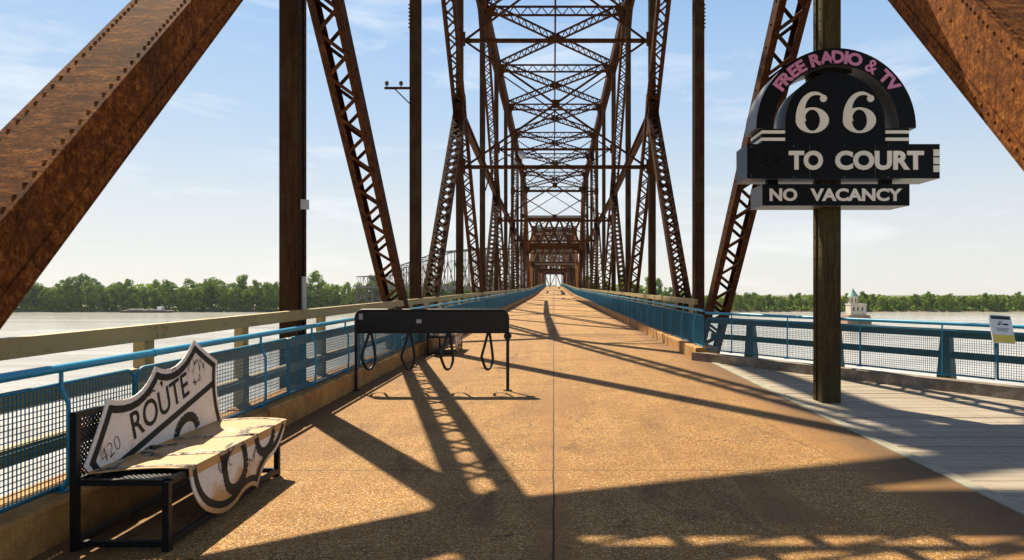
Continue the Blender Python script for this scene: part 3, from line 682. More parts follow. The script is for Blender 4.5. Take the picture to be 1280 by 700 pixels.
def guard_rail(label, x, y0, y1, sp, mat, side, loc=(0, 0, 0), rot=(0, 0, 0), heights=(1.245, .90, .55), taper=False, tops=None, at=None):
    root = tag(empty('guard_rail', loc, rot), label, 'guard rail')
    for i, z in enumerate(heights):
        m = MB(); h = .135 if i == 0 else .11
        m.box(x - .045, x + .045, y0, y1, z - h / 2, z + h / 2)
        m.build('rail_beam', mat, root)
    ys = at if at else [y0 + sp * .5 + sp * i for i in range(int((y1 - y0) / sp - .45) + 1)]
    for y in ys:
        m = MB(); t = heights[0] + (.06 if tops is None else tops)
        xo = x - side * .10; g = .22 if taper else .12
        vs = [(xo - .05, y - .075, t), (xo + .05, y - .075, t), (xo + .05, y + .075, t), (xo - .05, y + .075, t)]
        vs += [(xo - g / 2, y - (.145 if taper else .075), -.3), (xo + g / 2, y - (.145 if taper else .075), -.3), (xo + g / 2, y + (.145 if taper else .075), -.3), (xo - g / 2, y + (.145 if taper else .075), -.3)]
        m.add(vs, [(0, 1, 2, 3), (4, 7, 6, 5), (0, 4, 5, 1), (1, 5, 6, 2), (2, 6, 7, 3), (3, 7, 4, 0)])
        for dy in (-.05, .05):
            for dz in (-.035, .04): m.dome((x + side * .047, y + dy, heights[0] + dz), (side, 0, 0), .014)
        m.build('post', mat, root)
    return root
guard_rail('weathered tan guard rail with square posts running behind the left blue railing', -3.52, -8, 111, 2.35, M['tan'], 1, at=[-6.1, -3.4, -.7, 2.0, 4.3, 6.36, 8.35, 11.2] + [13.5 + 2.35 * i for i in range(41)])
guard_rail('tan guard rail behind the right blue railing ending before the lookout', 3.54, 17.9, 111, 2.35, M['tan'], -1)
guard_rail('distant tan guard rail on the left of the far spans', -3.52, 0, 178, 4.4, M['tan'], 1, (0, 111.5, 0), (math.atan(GR), 0, 0))
guard_rail('distant tan guard rail on the right of the far spans', 3.54, 0, 178, 4.4, M['tan'], -1, (0, 111.5, 0), (math.atan(GR), 0, 0))
guard_rail('dark green timber guard rail with tapered posts along the lookout edge', -.20, 0.0, LS, 2.06, M['olive'], 1, (CX + .17, CY + .02, 0), (0, 0, ang), (.88, .53), True, .0)
guard_rail('dark green timber guard rail on the outer side of the lookout', -.20, 0.0, 10, 2.06, M['olive'], 1, (EX + .17, EY, 0), (0, 0, math.pi), (.88, .53), True, .0)
m = MB(); m.bar((CX - .05, CY + .05, .09), (EX, EY, .09), .24, .18, (0, 0, 1)); m.bar((EX + .02, EY, .09), (EX + .02, -8, .09), .24, .178, (0, 0, 1))
structure(m, 'timber_kerb', M['timber'])

# ------------------------------------------------------------------ shield bench
def shield_outline():
    def bez(p0, c, p1, n=8): return [((1 - t) ** 2 * p0[0] + 2 * t * (1 - t) * c[0] + t * t * p1[0], (1 - t) ** 2 * p0[1] + 2 * t * (1 - t) * c[1] + t * t * p1[1]) for t in [i / n for i in range(n)]]
    h = bez((0, 0), (.26, -.21), (.595, 0)) + bez((.595, 0), (.76, -.17), (.93, -.31), 4) + bez((.93, -.31), (.80, -.52), (.86, -.80)) + bez((.86, -.80), (1.0, -1.12), (.80, -1.34)) + bez((.80, -1.34), (.56, -1.58), (.27, -1.53)) + bez((.27, -1.53), (.09, -1.53), (0, -1.64), 5) + [(0, -1.64)]
    lft = [(-a, b) for a, b in h[1:-1]]
    return h + lft[::-1]
OUT = shield_outline()
def inset(poly, d):
    n = len(poly); res = []
    area = sum(poly[i][0] * poly[(i + 1) % n][1] - poly[(i + 1) % n][0] * poly[i][1] for i in range(n)); sg = 1 if area > 0 else -1
    for i in range(n):
        p0, p1, p2 = Vector(poly[i - 1]), Vector(poly[i]), Vector(poly[(i + 1) % n])
        e1 = (p1 - p0).normalized(); e2 = (p2 - p1).normalized(); n1 = Vector((-e1.y, e1.x)) * sg; n2 = Vector((-e2.y, e2.x)) * sg
        bi = (n1 + n2).normalized(); k = d / max(.45, bi.dot(n1)); res.append(tuple(p1 + bi * k))
    return res
TILT = R(14.8); U0, V0 = 0.84, 0.59           # shield origin on the unrolled sheet: along bench, above the back fold
SEATD = 0.57
def to_uv(p): return (U0 + p[0] * math.cos(TILT) - p[1] * math.sin(TILT), V0 + p[0] * math.sin(TILT) + p[1] * math.cos(TILT))
def fold(u, v, off=0.0):
    """unrolled sheet -> bench local: x across (0 = back edge of the seat), y along, z up"""
    zs = 0.462; lean = 0.02; b0 = 0.045; nl = math.sqrt(1 + lean * lean)
    if v > 0: return Vector((b0 - lean * v / nl + off / nl, u, zs + v / nl + off * lean / nl))
    if v > -SEATD:
        return Vector((b0 - v * (SEATD + .035 - b0) / SEATD, u, zs + off))
    q = -v - SEATD; return Vector((SEATD + .035 + off + 0.03 * q, u, zs - q))
FOLDS = [0.02, 0.0, -0.02, -SEATD + .02, -SEATD, -SEATD - .02]
def folded(name, verts2d, faces, off, mat, parent, thick=None):
    bm = bmesh.new(); vs = [bm.verts.new((a, b, 0)) for a, b in verts2d]
    for f in faces:
        try: bm.faces.new([vs[i] for i in f])
        except ValueError: pass
    bmesh.ops.triangulate(bm, faces=bm.faces[:])
    for c in FOLDS: bmesh.ops.bisect_plane(bm, geom=bm.verts[:] + bm.edges[:] + bm.faces[:], plane_co=(0, c, 0), plane_no=(0, 1, 0), dist=1e-6)
    for v in bm.verts: v.co = fold(v.co.x, v.co.y, off)
    bmesh.ops.recalc_face_normals(bm, faces=bm.faces[:])
    if thick: bmesh.ops.solidify(bm, geom=bm.faces[:], thickness=thick)
    me = bpy.data.meshes.new(name); bm.to_mesh(me); bm.free(); me.materials.append(mat); return link(name, me, parent)
def text2d(body, size, offset, ctr, rot, width=None, height=None):
    me = text_mesh(body, size, offset); xs = [p.co.x for p in me.vertices]; ys = [p.co.y for p in me.vertices]
    fx = width / (max(xs) - min(xs)) if width else 1; fy = height / (max(ys) - min(ys)) if height else 1
    cx, cy = (max(xs) + min(xs)) / 2, (max(ys) + min(ys)) / 2; c, s = math.cos(rot), math.sin(rot); v = []
    for p in me.vertices:
        a, b = (p.co.x - cx) * fx, (p.co.y - cy) * fy; v.append(to_uv((ctr[0] + a * c - b * s, ctr[1] + a * s + b * c)))
    f = [tuple(q.vertices) for q in me.polygons]; bpy.data.meshes.remove(me); return v, f
def stroke2d(pts, wd):
    v = []; f = []
    for i in range(len(pts) - 1):
        a, b = Vector(pts[i]), Vector(pts[i + 1]); d = (b - a); 
        if d.length < 1e-6: continue
        d.normalize(); n = Vector((-d.y, d.x)) * wd / 2; o = len(v); v += [to_uv(a - n), to_uv(b - n), to_uv(b + n), to_uv(a + n)]; f.append((o, o + 1, o + 2, o + 3))
    return v, f
def make_bench(label, loc):
    b = tag(empty('bench', loc), label, 'bench')
    # black tube frame
    m = MB(); t = .042; L = 1.78
    for y in (0, L):
        m.bar((0, y, 0), (0, y, .86 if y == 0 else .86), t, t, (0, 1, 0)); m.bar((.57, y, 0), (.57, y, .43), t, t, (0, 1, 0))
        for z in (.045, .425): m.bar((t / 2, y, z), (.57 - t / 2, y, z), t * .9, t * .9)
    for x in (0, .57):
        for z in (.045, .425): m.bar((x, t / 2, z), (x, L - t / 2, z), t * .9, t * .9)
    m.bar((0, t / 2, .84), (0, L - t / 2, .84), t * .9, t * .9)
    m.build('frame', M['black'], b)
    def mesh_fill(nm, o, u, v, lu, lv):
        m = MB(); o = Vector(o); u = Vector(u); v = Vector(v); p = .035; k = int((lu + lv) / p); w_ = u.cross(v)
        for sgn in (1, -1):
            for i in range(1, k):
                s = i * p; a = (min(s, lu), max(0, s - lu)); c = (max(0, s - lv), min(s, lv))
                if sgn < 0: a = (lu - a[0], a[1]); c = (lu - c[0], c[1])
                m.bar(o + u * a[0] + v * a[1] + w_ * .002 * sgn, o + u * c[0] + v * c[1] + w_ * .002 * sgn, .012, .004, w_)
        m.build(nm, M['black'], b)
    mesh_fill('seat_mesh', (.02, .02, .425), (1, 0, 0), (0, 1, 0), .53, L - .04)
    mesh_fill('back_mesh', (0, .02, .45), (0, 1, 0), (0, 0, 1), L - .04, .38)
    n = len(OUT); ov = [to_uv(p) for p in OUT]
    cdt = geometry.delaunay_2d_cdt([Vector(p) for p in ov], [(i, (i + 1) % n) for i in range(n)], [], 1, 1e-5)
    sh = folded('shield_panel', [(p.x, p.y) for p in cdt[0]], cdt[2], 0.0, M['shield'], b, .007)
    a = inset(OUT, .035); c = inset(OUT, .085); v = [to_uv(p) for p in a] + [to_uv(p) for p in c]
    f = [(i, (i + 1) % n, n + (i + 1) % n, n + i) for i in range(n)]
    folded('border_stripe', v, f, .003, M['wornblack'], sh)
    bar = [(-.80, -.49), (.80, -.49), (.79, -.44), (-.815, -.44)]
    folded('divider_stripe', [to_uv(p) for p in bar], [(0, 1, 2, 3)], .003, M['wornblack'], sh)
    v, f = text2d('ROUTE', .3, .003, (.0, -.295), 0, .80, .20); folded('route_lettering', v, f, .003, M['wornblack'], sh)
    # the two big sixes, running from the foot of the back across the seat onto the front
    v, f = [], []
    for cx in (-.30, .27):
        def arc(cx_, cy_, rx, ry, t0, t1, k): return [(cx_ + rx * math.cos(t0 + (t1 - t0) * i / k), cy_ + ry * math.sin(t0 + (t1 - t0) * i / k)) for i in range(k + 1)]
        # outer column: straight sided six with rounded ends
        ctr = [(cx + .17, -.70)] + arc(cx, -.68, .17, .13, .15, math.pi, 10) + arc(cx, -1.31, .17, .13, math.pi, 2 * math.pi, 12) + arc(cx, -1.22, .17, .11, 0, math.pi, 10)
        vv, ff = stroke2d(ctr, .075); o = len(v); v += vv; f += [tuple(i + o for i in q) for q in ff]
    folded('numerals', v, f, .0032, M['wornblack'], sh)
    rr = random.Random(3)
    for (ox, oy, s) in ((.48, -.33, .04), (.42, -.16, .05), (.50, -.24, .06), (-.55, -1.18, .06), (.2, -.15, .05), (-.1, -1.35, .05), (-.2, -.14, .045)):
        v, f = [], []; p = [(ox, oy)]
        for i in range(11): p.append((ox + i * s * .32 + rr.uniform(-s, s) * .5, oy + rr.uniform(-s, s)))
        v, f = stroke2d(p, .006); folded('graffiti', v, f, .0036, M['black'], sh)
    for body, c, s in (('420', (-.66, -.33), .15), ('NICTO', (.0, -.165), .085)):
        v, f = text2d(body, s, -.004, c, .1); folded('graffiti', v, f, .0036, M['black'], sh)
    return b
make_bench('large bench bent from a white route shield, nearest the camera by the left railing', (-2.97, 4.47, 0.004))
b2 = make_bench('second shield bench seen beyond the black rack, small against the left kerb', (-2.97, 17.0, 0.004))

# ------------------------------------------------------------------ bicycle rack
def make_rack():
    x0, x1, y = -3.10, -0.72, 11.3
    r = tag(empty('bike_rack', (0, y, 0)), 'black tubular bicycle rack with a long blank panel and hanging loops standing on the road', 'bike rack')
    m = MB(); c = .12; zt = 1.26; zb = .92
    pts = [(x0, 0, 0)] + [(x0 + c - c * math.cos(t), 0, zt - c + c * math.sin(t)) for t in [math.pi / 2 * i / 6 for i in range(7)]]
    pts += [(x1 - c + c * math.sin(t), 0, zt - c + c * math.cos(t)) for t in [math.pi / 2 * i / 6 for i in range(7)]] + [(x1, 0, 0)]
    m.tube(pts, .026, 10); m.tube([(x0, 0, zb), (x1, 0, zb)], .02, 8)
    for x in (x0, x1): m.tube([(x, 0, 0), (x, 0, .012)], .07, 12)
    m.build('frame', M['black'], r)
    m = MB(); m.box(x0 + .02, x1 - .02, -.018, .018, zb + .01, zt - .02); 
    for i in range(9):
        for z in (zb + .05, zt - .05): m.dome((x0 + .12 + i * (x1 - x0 - .24) / 8, -.018, z), (0, -1, 0), .012)
    m.build('panel', M['rackpaint'], r)
    m = MB(); m.box(x0 + .05, x0 + .11, -.022, -.0185, 1.12, 1.21); m.box(x0 + .95, x0 + 1.03, -.021, -.0185, 1.06, 1.12); m.build('sticker', M['grey'], r)
    for x in (-2.88, -2.26, -1.65, -1.02):
        m = MB(); w_ = .075
        # a bent bar: two legs dropping from the lower tube, bellied out and joined in a rounded foot
        prof = [(-.015, .92), (-.07, .78), (-.15, .60), (-.165, .54), (-.11, .42), (-.07, .36), (-.01, .335), (.06, .38), (.10, .46), (.10, .54), (.06, .75), (.02, .92)]
        sm = []
        for i in range(len(prof) - 1):
            for k in range(4):
                t = k / 4; p0 = prof[max(i - 1, 0)]; p1 = prof[i]; p2 = prof[i + 1]; p3 = prof[min(i + 2, len(prof) - 1)]
                f_ = lambda j: 0.5 * (2 * p1[j] + (p2[j] - p0[j]) * t + (2 * p0[j] - 5 * p1[j] + 4 * p2[j] - p3[j]) * t * t + (3 * p1[j] - p0[j] - 3 * p2[j] + p3[j]) * t ** 3)
                sm.append((f_(0), f_(1)))
        sm.append(prof[-1])
        m.tube([(x + a * .55, a * 1.0, b) for a, b in sm], .021, 8); m.build('loop', M['black'], r)
    m = MB(); m.tube([(x1, -.05, .86), (x1, .05, .86)], .06, 14); m.tube([(x1, -.065, .86), (x1, -.05, .86)], .03, 10); m.tube([(x1, 0, .80), (x1, 0, .92)], .036, 10)
    m.build('clamp', M['black'], r)
    return r
make_rack()

# ------------------------------------------------------------------ motel sign on the right hand post
SX, SY = 3.90, 9.9
sign = tag(empty('motel_sign', (SX, SY, 0)), 'black arched motel sign fixed around the steel post above the boardwalk', 'sign')
SD = .58
def sgn_box(name, x0, x1, z0, z1, mats, dep=SD):
    m = MB(); vs = [(x0, 0, z0), (x1, 0, z0), (x1, dep, z0), (x0, dep, z0), (x0, 0, z1), (x1, 0, z1), (x1, dep, z1), (x0, dep, z1)]
    m.add(vs, [(0, 1, 5, 4), (2, 3, 7, 6)], False, 0); m.add(vs, [(0, 4, 7, 3), (1, 2, 6, 5), (4, 5, 6, 7)], False, 1); m.add(vs, [(0, 3, 2, 1)], False, 2)
    return m.build(name, mats, sign)
U, V, N = (1, 0, 0), (0, 0, 1), (0, -1, 0)
court = sgn_box('court_panel', 2.66 - SX, 5.31 - SX, 3.124, 3.597, [M['signblack'], M['signnavy'], M['signside']])
vac = sgn_box('vacancy_panel', 2.87 - SX, 4.895 - SX, 2.75, 3.047, [M['signblack'], M['signside'], M['signside']])
for x in (3.08, 4.68):
    m = MB(); m.box(x - SX - .07, x - SX + .07, .2, .34, 3.047, 3.124); m.build('hanger', M['signblack'], sign)
def lettering(name, parent, items, mat):
    for (t, x, z, wd, ht, off) in items:
        m = MB(); text_add(m, t, .4, (x - SX, -.001, z), U, V, N, off, .012, 'CENTER', wd, ht); m.build(name, mat, parent)
def sx(p): return (p - 692) / 90.9
def sz(p): return (357 - p) / 90.9 + 1.65
lettering('lettering', court, [('TO', sx(1007), sz(200.5), .47, .265, .017), ('COURT', sx(1099), sz(200.5), 1.22, .265, .017)], M['cream'])
lettering('burnt_lettering', court, [('AU', sx(958), sz(200.5), .48, .265, .022)], M['ghost'])
for (x_, z_) in ((2.72, 3.56), (2.72, 3.16), (3.3, 3.57), (3.3, 3.15), (4.0, 3.575), (4.0, 3.145), (4.6, 3.575), (4.6, 3.145), (2.86, 3.30), (2.86, 3.42), (3.10, 3.28), (3.10, 3.46)):
    m = MB(); m.dome((x_ - SX, 0, z_), (0, -1, 0), .011); m.build('bolt', M['signside'], court)
for x_ in (3.52, 4.42):
    m = MB(); m.box(x_ - SX - .002, x_ - SX + .002, -.003, 0, 3.128, 3.593); m.build('seam', M['signside'], court)
m = MB()
for z in (191, 201, 211): m.box(sx(1166.5) - SX, sx(1174.5) - SX - .002, -.008, .0, sz(z) - .045, sz(z) + .045)
m.build('end_stripes', M['cream'], court)
lettering('lettering', vac, [('NO', sx(979), sz(243.5), .38, .175, .015), ('VACANCY', sx(1070), sz(243.5), 1.26, .175, .015)], M['cream'])
# centre panel with rounded shoulders
AX, AZ = 3.885, 3.817
def arcpts(cx, cz, r, a0, a1, k): return [(cx + r * math.cos(a0 + (a1 - a0) * i / k), cz + r * math.sin(a0 + (a1 - a0) * i / k)) for i in range(k + 1)]
m = MB(); pr = [(3.195 - SX, 3.60), (4.57 - SX, 3.60)] + arcpts(3.8825 - SX, 3.90, .6875, 0, math.pi, 28)
m.prism(pr, (0, .03, 0), U, V, (0, SD - .06, 0), 0, 1); ctr = m.build('number_panel', [M['signblack'], M['signside']], sign)
# serif sixes: fat-faced numerals with a ball terminal
def six(m, cx, cz, h, y):
    o = lambda a, rx, rz, dx=0, dz=0: (cx + dx + rx * math.cos(a), cz + dz + rz * math.sin(a))
    k = 40; w_ = h * .86
    bz = -h * .19; br = h * .31
    def strip(outer, inner, y=y):
        a = [(x, y, z) for x, z in outer]; b = [(x, y, z) for x, z in inner]; n = len(a)
        a2 = [(x, y - .012, z) for x, _, z in a]; b2 = [(x, y - .012, z) for x, _, z in b]
        m.add(a2 + b2, [(i, i + 1, n + i + 1, n + i) for i in range(n - 1)])
        m.add(a + a2, [(i, i + 1, n + i + 1, n + i) for i in range(n - 1)]); m.add(b + b2, [(i, i + 1, n + i + 1, n + i) for i in range(n - 1)])
    ang = [2 * math.pi * i / k for i in range(k + 1)]
    strip([o(t, h * .40, br, 0, bz) for t in ang], [o(t, h * .185, br * .83, 0, bz) for t in ang])
    # swelling stem from the left of the bowl, over the top, to the ball at the right
    n = 22; O = []; I = []
    for i in range(n + 1):
        t = math.pi * (1.04 - 0.76 * i / n); e = i / n
        th = h * (.215 * (1 - e) ** 1.2 + .035)
        x, z = h * .05 + h * .45 * math.cos(t), -h * .16 + h * .66 * math.sin(t)
        O.append((cx + x, cz + z)); I.append((cx + x - math.cos(t) * th, cz + z - math.sin(t) * th))
    strip(O, I, y - .002)
    bc = (cx + h * .27, cz + h * .335); r = h * .085
    m.prism([(bc[0] + r * math.cos(t), bc[1] + r * math.sin(t)) for t in ang[:-1:2]], (0, y - .0125, 0), U, V, (0, .0125, 0))
m = MB(); six(m, sx(1016) - SX, sz(140), .57, .028); six(m, sx(1075) - SX, sz(140), .57, .028); m.build('numerals', M['cream'], ctr)
# arch
m = MB(); outer = arcpts(AX - SX, AZ, 1.10, 0, math.pi, 40); inner = arcpts(AX - SX, AZ, .865, math.pi, 0, 40)
n = len(outer); inn = inner[::-1]
for (yy, mi) in ((0, 0), (SD, 0)):
    m.add([(x, yy, z) for x, z in outer] + [(x, yy, z) for x, z in inn], [(i, i + 1, n + i + 1, n + i) for i in range(n - 1)], False, mi)
for pts in (outer, inn):
    m.add([(x, 0, z) for x, z in pts] + [(x, SD, z) for x, z in pts], [(i, i + 1, n + i + 1, n + i) for i in range(n - 1)], False, 1)
for i in (0, n - 1): m.add([(outer[i][0], 0, AZ), (outer[i][0], SD, AZ), (inn[i][0], SD, AZ), (inn[i][0], 0, AZ)], [(0, 1, 2, 3)], False, 1)
arch = m.build('arch_panel', [M['signblack'], M['signside']], sign)
m = MB(); body = 'FREE RADIO & TV'
wts = {'F': .8, 'R': 1.0, 'E': .85, ' ': .62, 'A': 1.1, 'D': 1.1, 'I': .48, 'O': 1.2, '&': 1.1, 'T': .95, 'V': 1.05}
tot = sum(wts[c] for c in body); A0, A1 = R(146), R(33); acc = 0
for c in body:
    a = A0 + (A1 - A0) * (acc + wts[c] / 2) / tot; acc += wts[c]
    if c == ' ': continue
    u = (math.sin(a), 0, -math.cos(a)); v = (math.cos(a), 0, math.sin(a)); rr = .975
    text_add(m, c, .25, (AX - SX + rr * math.cos(a), -.001, AZ + rr * math.sin(a)), u, v, N, .011 if c != '&' else .003, .012, 'CENTER', None if c != 'I' else None, .175 if c != '&' else .18)
m.build('arch_lettering', M['pink'], arch)
for q, (xa, xb) in enumerate(((2.87, 3.19), (4.575, 4.90))):
    m = MB(); m.box(xa - SX, xb - SX - .002, .02, SD - .02, 3.60, 3.812); st = m.build('side_block', M['signblack'], sign)
    m = MB()
    for z in (3.665, 3.765): m.box(xa - SX - .004, xb - SX - .0045, .008, SD - .01, z - .022, z + .022)
    m.build('stripes', M['cream'], st)
m = MB(); m.box(-.25, .25, .12, .54, 4.60, 4.70); m.box(-.2, .2, .14, .52, 4.52, 4.61); m.build('bracket', M['signblack'], sign)

# ------------------------------------------------------------------ small things on the structure
nb = tag(empty('notice_board', (6.42, 10.30, 1.02), (0, 0, R(8))), 'small white and yellow notice board tilted on the lookout railing', 'notice board')
m = MB(); u = Vector((.96, .0, -.06)).normalized(); v = Vector((.10, .35, .93)).normalized(); nn = v.cross(u).normalized(); nn = nn if nn.y < 0 else -nn
m.prism([(-.165, -.20), (.165, -.20), (.175, -.17), (.175, .17), (.165, .22), (-.165, .22), (-.175, .17), (-.175, -.17)], (0, 0, 0), u, v, -nn * .02); bd = m.build('board', M['white'], nb)
m = MB(); m.prism([(-.168, -.192), (.168, -.192), (.168, -.08), (-.168, -.08)], nn * .003, u, v, -nn * .002); m.build('yellow_band', M['yellow'], bd)
m = MB(); m.prism([(-.155, .155), (.155, .155), (.15, .205), (-.15, .205)], nn * .003, u, v, -nn * .002)
for (a, b, z) in ((-.06, -.02, .08), (.02, .11, .08), (-.10, .10, .02), (-.09, .10, 0.0), (-.10, .08, -.02)):
    h = .012 if z > .05 else .003; m.prism([(a, z - h), (b, z - h), (b, z + h), (a, z + h)], nn * .003, u, v, -nn * .002)
m.build('print', M['glassy'], bd)
m = MB(); m.bar((0, .04, -.18), (0, .04, .12), .04, .03, (0, 1, 0)); m.build('bracket', M['grey'], nb)

pl = MB(); pl.box(-.06, .06, -.02, 0, -.07, .07); pl.dome((-.035, -.02, .045), (0, -1, 0), .01); pl.dome((.035, -.02, -.045), (0, -1, 0), .01); pl.box(-.03, .03, -.024, -.02, -.03, .03)
o = pl.build('conduit_box', M['grey'], None, (XC - TX + .185, 10.22, 2.80)); o.rotation_euler = (0, 0, R(30)); tag(o, 'small grey box fixed to the front left post above the guard rail', 'junction box')
pl = MB(); pl.box(-.01, .012, -.07, .07, -.28, .2); pl.dome((.012, 0, .15), (1, 0, 0), .012); pl.dome((.012, 0, -.2), (1, 0, 0), .012)
tag(pl.build('cover_plate', M['grey'], None, (XC - TX + .155, 10.28, 1.58)), 'pale grey plate on the front left post just above the guard rail', 'plate')

xa = tag(empty('insulator_arm', (XC - TX, 19.25, 6.93)), 'thin steel cross arm with two insulators reaching out from the second left post', 'cross arm')
m = MB(); m.bar((.0, 0, 0), (-.80, 0, 0), .05, .06); m.bar((-.12, -.03, -.42), (-.52, -.03, -.03), .03, .03); m.build('arm', M['rust_post'], xa)
for x in (-.36, -.74):
    m = MB(); m.tube([(x, 0, .03), (x, 0, .08), (x, 0, .081), (x, 0, .12), (x, 0, .121), (x, 0, .16), (x, 0, .19)], [.015, .015, .05, .045, .055, .05, .02], 10); m.build('insulator', M['glassy'], xa)
lp = tag(empty('street_lamp', (XC - TX + .15, 37.6, 6.6)), 'curved arm street lamp fixed high on the left truss over the road', 'street lamp')
m = MB(); m.tube([(0.0, 0, .0), (.25, 0, .9), (.75, 0, 1.6), (1.3, 0, 1.9), (1.75, 0, 1.97)], .035, 8); m.build('arm', M['rust_post'], lp)
m = MB(); m.tube([(1.72, 0, 2.0), (1.8, 0, 1.98), (1.95, 0, 1.86), (2.02, 0, 1.70)], [.06, .13, .19, .15], 12); m.build('lamp_head', M['grey'], lp)

# ------------------------------------------------------------------ the bend: grey cantilever spans seen over the left rail
ba = math.atan(.58)
far = tag(empty('distant_truss_bridge', (XC, 290, grade(290)), (0, 0, ba)), 'hazy grey truss bridge beyond the bend, stepping down toward the far bank on the left', 'bridge')
def prof(s): 
    pts = [(0, 15), (60, 18), (118, 18.5), (205, 11), (206, 7.0), (285, 7.0)]
    for (a, b) in zip(pts, pts[1:]):
        if a[0] <= s <= b[0]: return a[1] + (b[1] - a[1]) * (s - a[0]) / max(.01, b[0] - a[0])
    return 7
for sd in (-1, 1):
    x = sd * TX; st = 9.5; nn_ = 30
    for i in range(nn_):
        t = MB(); d_ = MB(); vv = MB(); a, b = i * st, (i + 1) * st; za, zb = prof(a), prof(b)
        t.bar((x, a, za), (x, b, zb), .5, .45)
        if za > 9: t.bar((x, a, za * .72), (x, b, zb * .72), .22, .22)
        vv.bar((x, a, -1), (x, a, za), .32, .3, (0, 1, 0))
        if za > 9:
            d_.bar((x, a, -1), (x, (a + b) / 2, za * .36), .26, .26); d_.bar((x, (a + b) / 2, za * .36), (x, b, zb * .72), .26, .26)
            d_.bar((x, a, za * .72), (x, b, 0), .2, .2); d_.bar((x, (a + b) / 2, -1), (x, (a + b) / 2, (za + zb) / 2), .22, .2, (0, 1, 0))
        else: d_.bar((x, a, -1 if i % 2 else za), (x, b, zb if i % 2 else -1), .26, .26)
        t.build('top_chord', M['far_steel'], far); vv.build('vertical_post', M['far_steel'], far); d_.build('diagonal', M['far_steel'], far)
for i in range(31):
    s = i * 9.5; m = MB(); m.bar((-TX, s, prof(s) - .2), (TX, s, prof(s) - .2), .3, .4); m.build('cross_strut', M['far_steel'], far)
m = MB(); m.box(-3.9, 3.9, 0, 288, -1.6, -.1); m.build('deck', M['far_steel'], far)
for s in (60, 118, 206, 245, 284):
    zb_ = WL - 4 - grade(290); m = MB()
    for q in (-1, 1): m.bar((q * 3.6, s - 1.2, -1.6), (q * 4.4, s - 1.6, zb_), .55, .55, (0, 1, 0)); m.bar((q * 3.6, s + 1.2, -1.6), (q * 4.4, s + 1.6, zb_), .55, .55, (0, 1, 0))
    for y_ in (-1.35, 1.35): m.bar((-3.8, s + y_, -4), (4, s + y_, -12), .3, .3); m.bar((3.8, s + y_, -4), (-4, s + y_, -12), .3, .3); m.bar((-4, s + y_, -8), (4, s + y_, -8), .35, .35)
    m.build('trestle_pier', M['far_steel'], far)

# ------------------------------------------------------------------ water intake tower and barge
TWX, TWY = 137, 327
tw = tag(empty('intake_tower', (TWX, TWY, wz(TWY))), 'pale stone water intake tower with green conical roof standing in the river', 'tower')
m = MB(); m.box(-5.5, 6.5, -4, 5, -1, 3.2); m.box(-4.9, 6.0, -3.6, 4.6, 3.2, 4.4); m.build('base', M['pier'], tw)
m = MB(); m.box(-3.4, 4.4, -2.8, 3.6, 4.4, 9.4); m.box(-3.7, 4.7, -3.1, 3.9, 9.4, 9.9); body = m.build('body', M['stone'], tw)
for x in (-1.8, .2, 2.4):
    m = MB(); m.box(x - .35, x + .35, -2.85, -2.72, 6.4, 8.3); m.build('window', M['glassy'], body)
m = MB(); m.tube([(-1.4, -.6, 9.9), (-1.4, -.6, 13.0), (-1.4, -.6, 13.05), (-1.4, -.6, 13.5)], [2.3, 2.3, 2.6, 2.6], 16, True); tur = m.build('turret', M['stone'], tw)
for a in range(8):
    m = MB(); t = a * math.pi / 4 + .2; c = Vector((-1.4 + 2.32 * math.cos(t), -.6 + 2.32 * math.sin(t), 11.6)); m.frame(c, Vector((math.cos(t), math.sin(t), 0)) * .06, Vector((-math.sin(t), math.cos(t), 0)) * .3, Vector((0, 0, .9))); m.build('window', M['glassy'], tur)
m = MB(); m.tube([(-1.4, -.6, 13.5), (-1.4, -.6, 15.0), (-1.4, -.6, 17.3), (-1.4, -.6, 17.8)], [2.9, 1.7, .15, .05], 16, True); m.tube([(-2.2, -2.3, 14.0), (-2.2, -2.3, 14.8)], [.5, .1], 6); m.build('roof', M['green_roof'], tur)

tw.scale = (.9, .9, .92)
bg_ = tag(empty('barge', (-298, 528, WL)), 'low dark barge with a pale deck load moving along the far bank', 'barge')
m = MB(); m.prism([(-18.5, 1.9), (-17, -.4), (16, -.4), (18.5, 1.6), (16, 1.8), (-12, 1.8)], (0, -3.5, 0), (1, 0, 0), (0, 0, 1), (0, 7, 0)); m.build('hull', M['hull'], bg_)
m = MB(); rr = random.Random(5)
x = -13
while x < 7: L_ = rr.uniform(1, 2.4); m.box(x, x + L_, -2.6, 2.6, 1.79, 1.8 + rr.uniform(.4, 1.4)); x += L_ + rr.uniform(.1, .8)
m.build('cargo', M['cargo'], bg_)
m = MB(); m.box(8.5, 11.5, -2, 2, 1.79, 4.2); m.box(8.2, 11.8, -2.2, 2.2, 4.2, 4.45); m.tube([(10.8, 0, 4.4), (10.8, 0, 6.6)], .12, 6); m.build('cabin', M['white'], bg_)

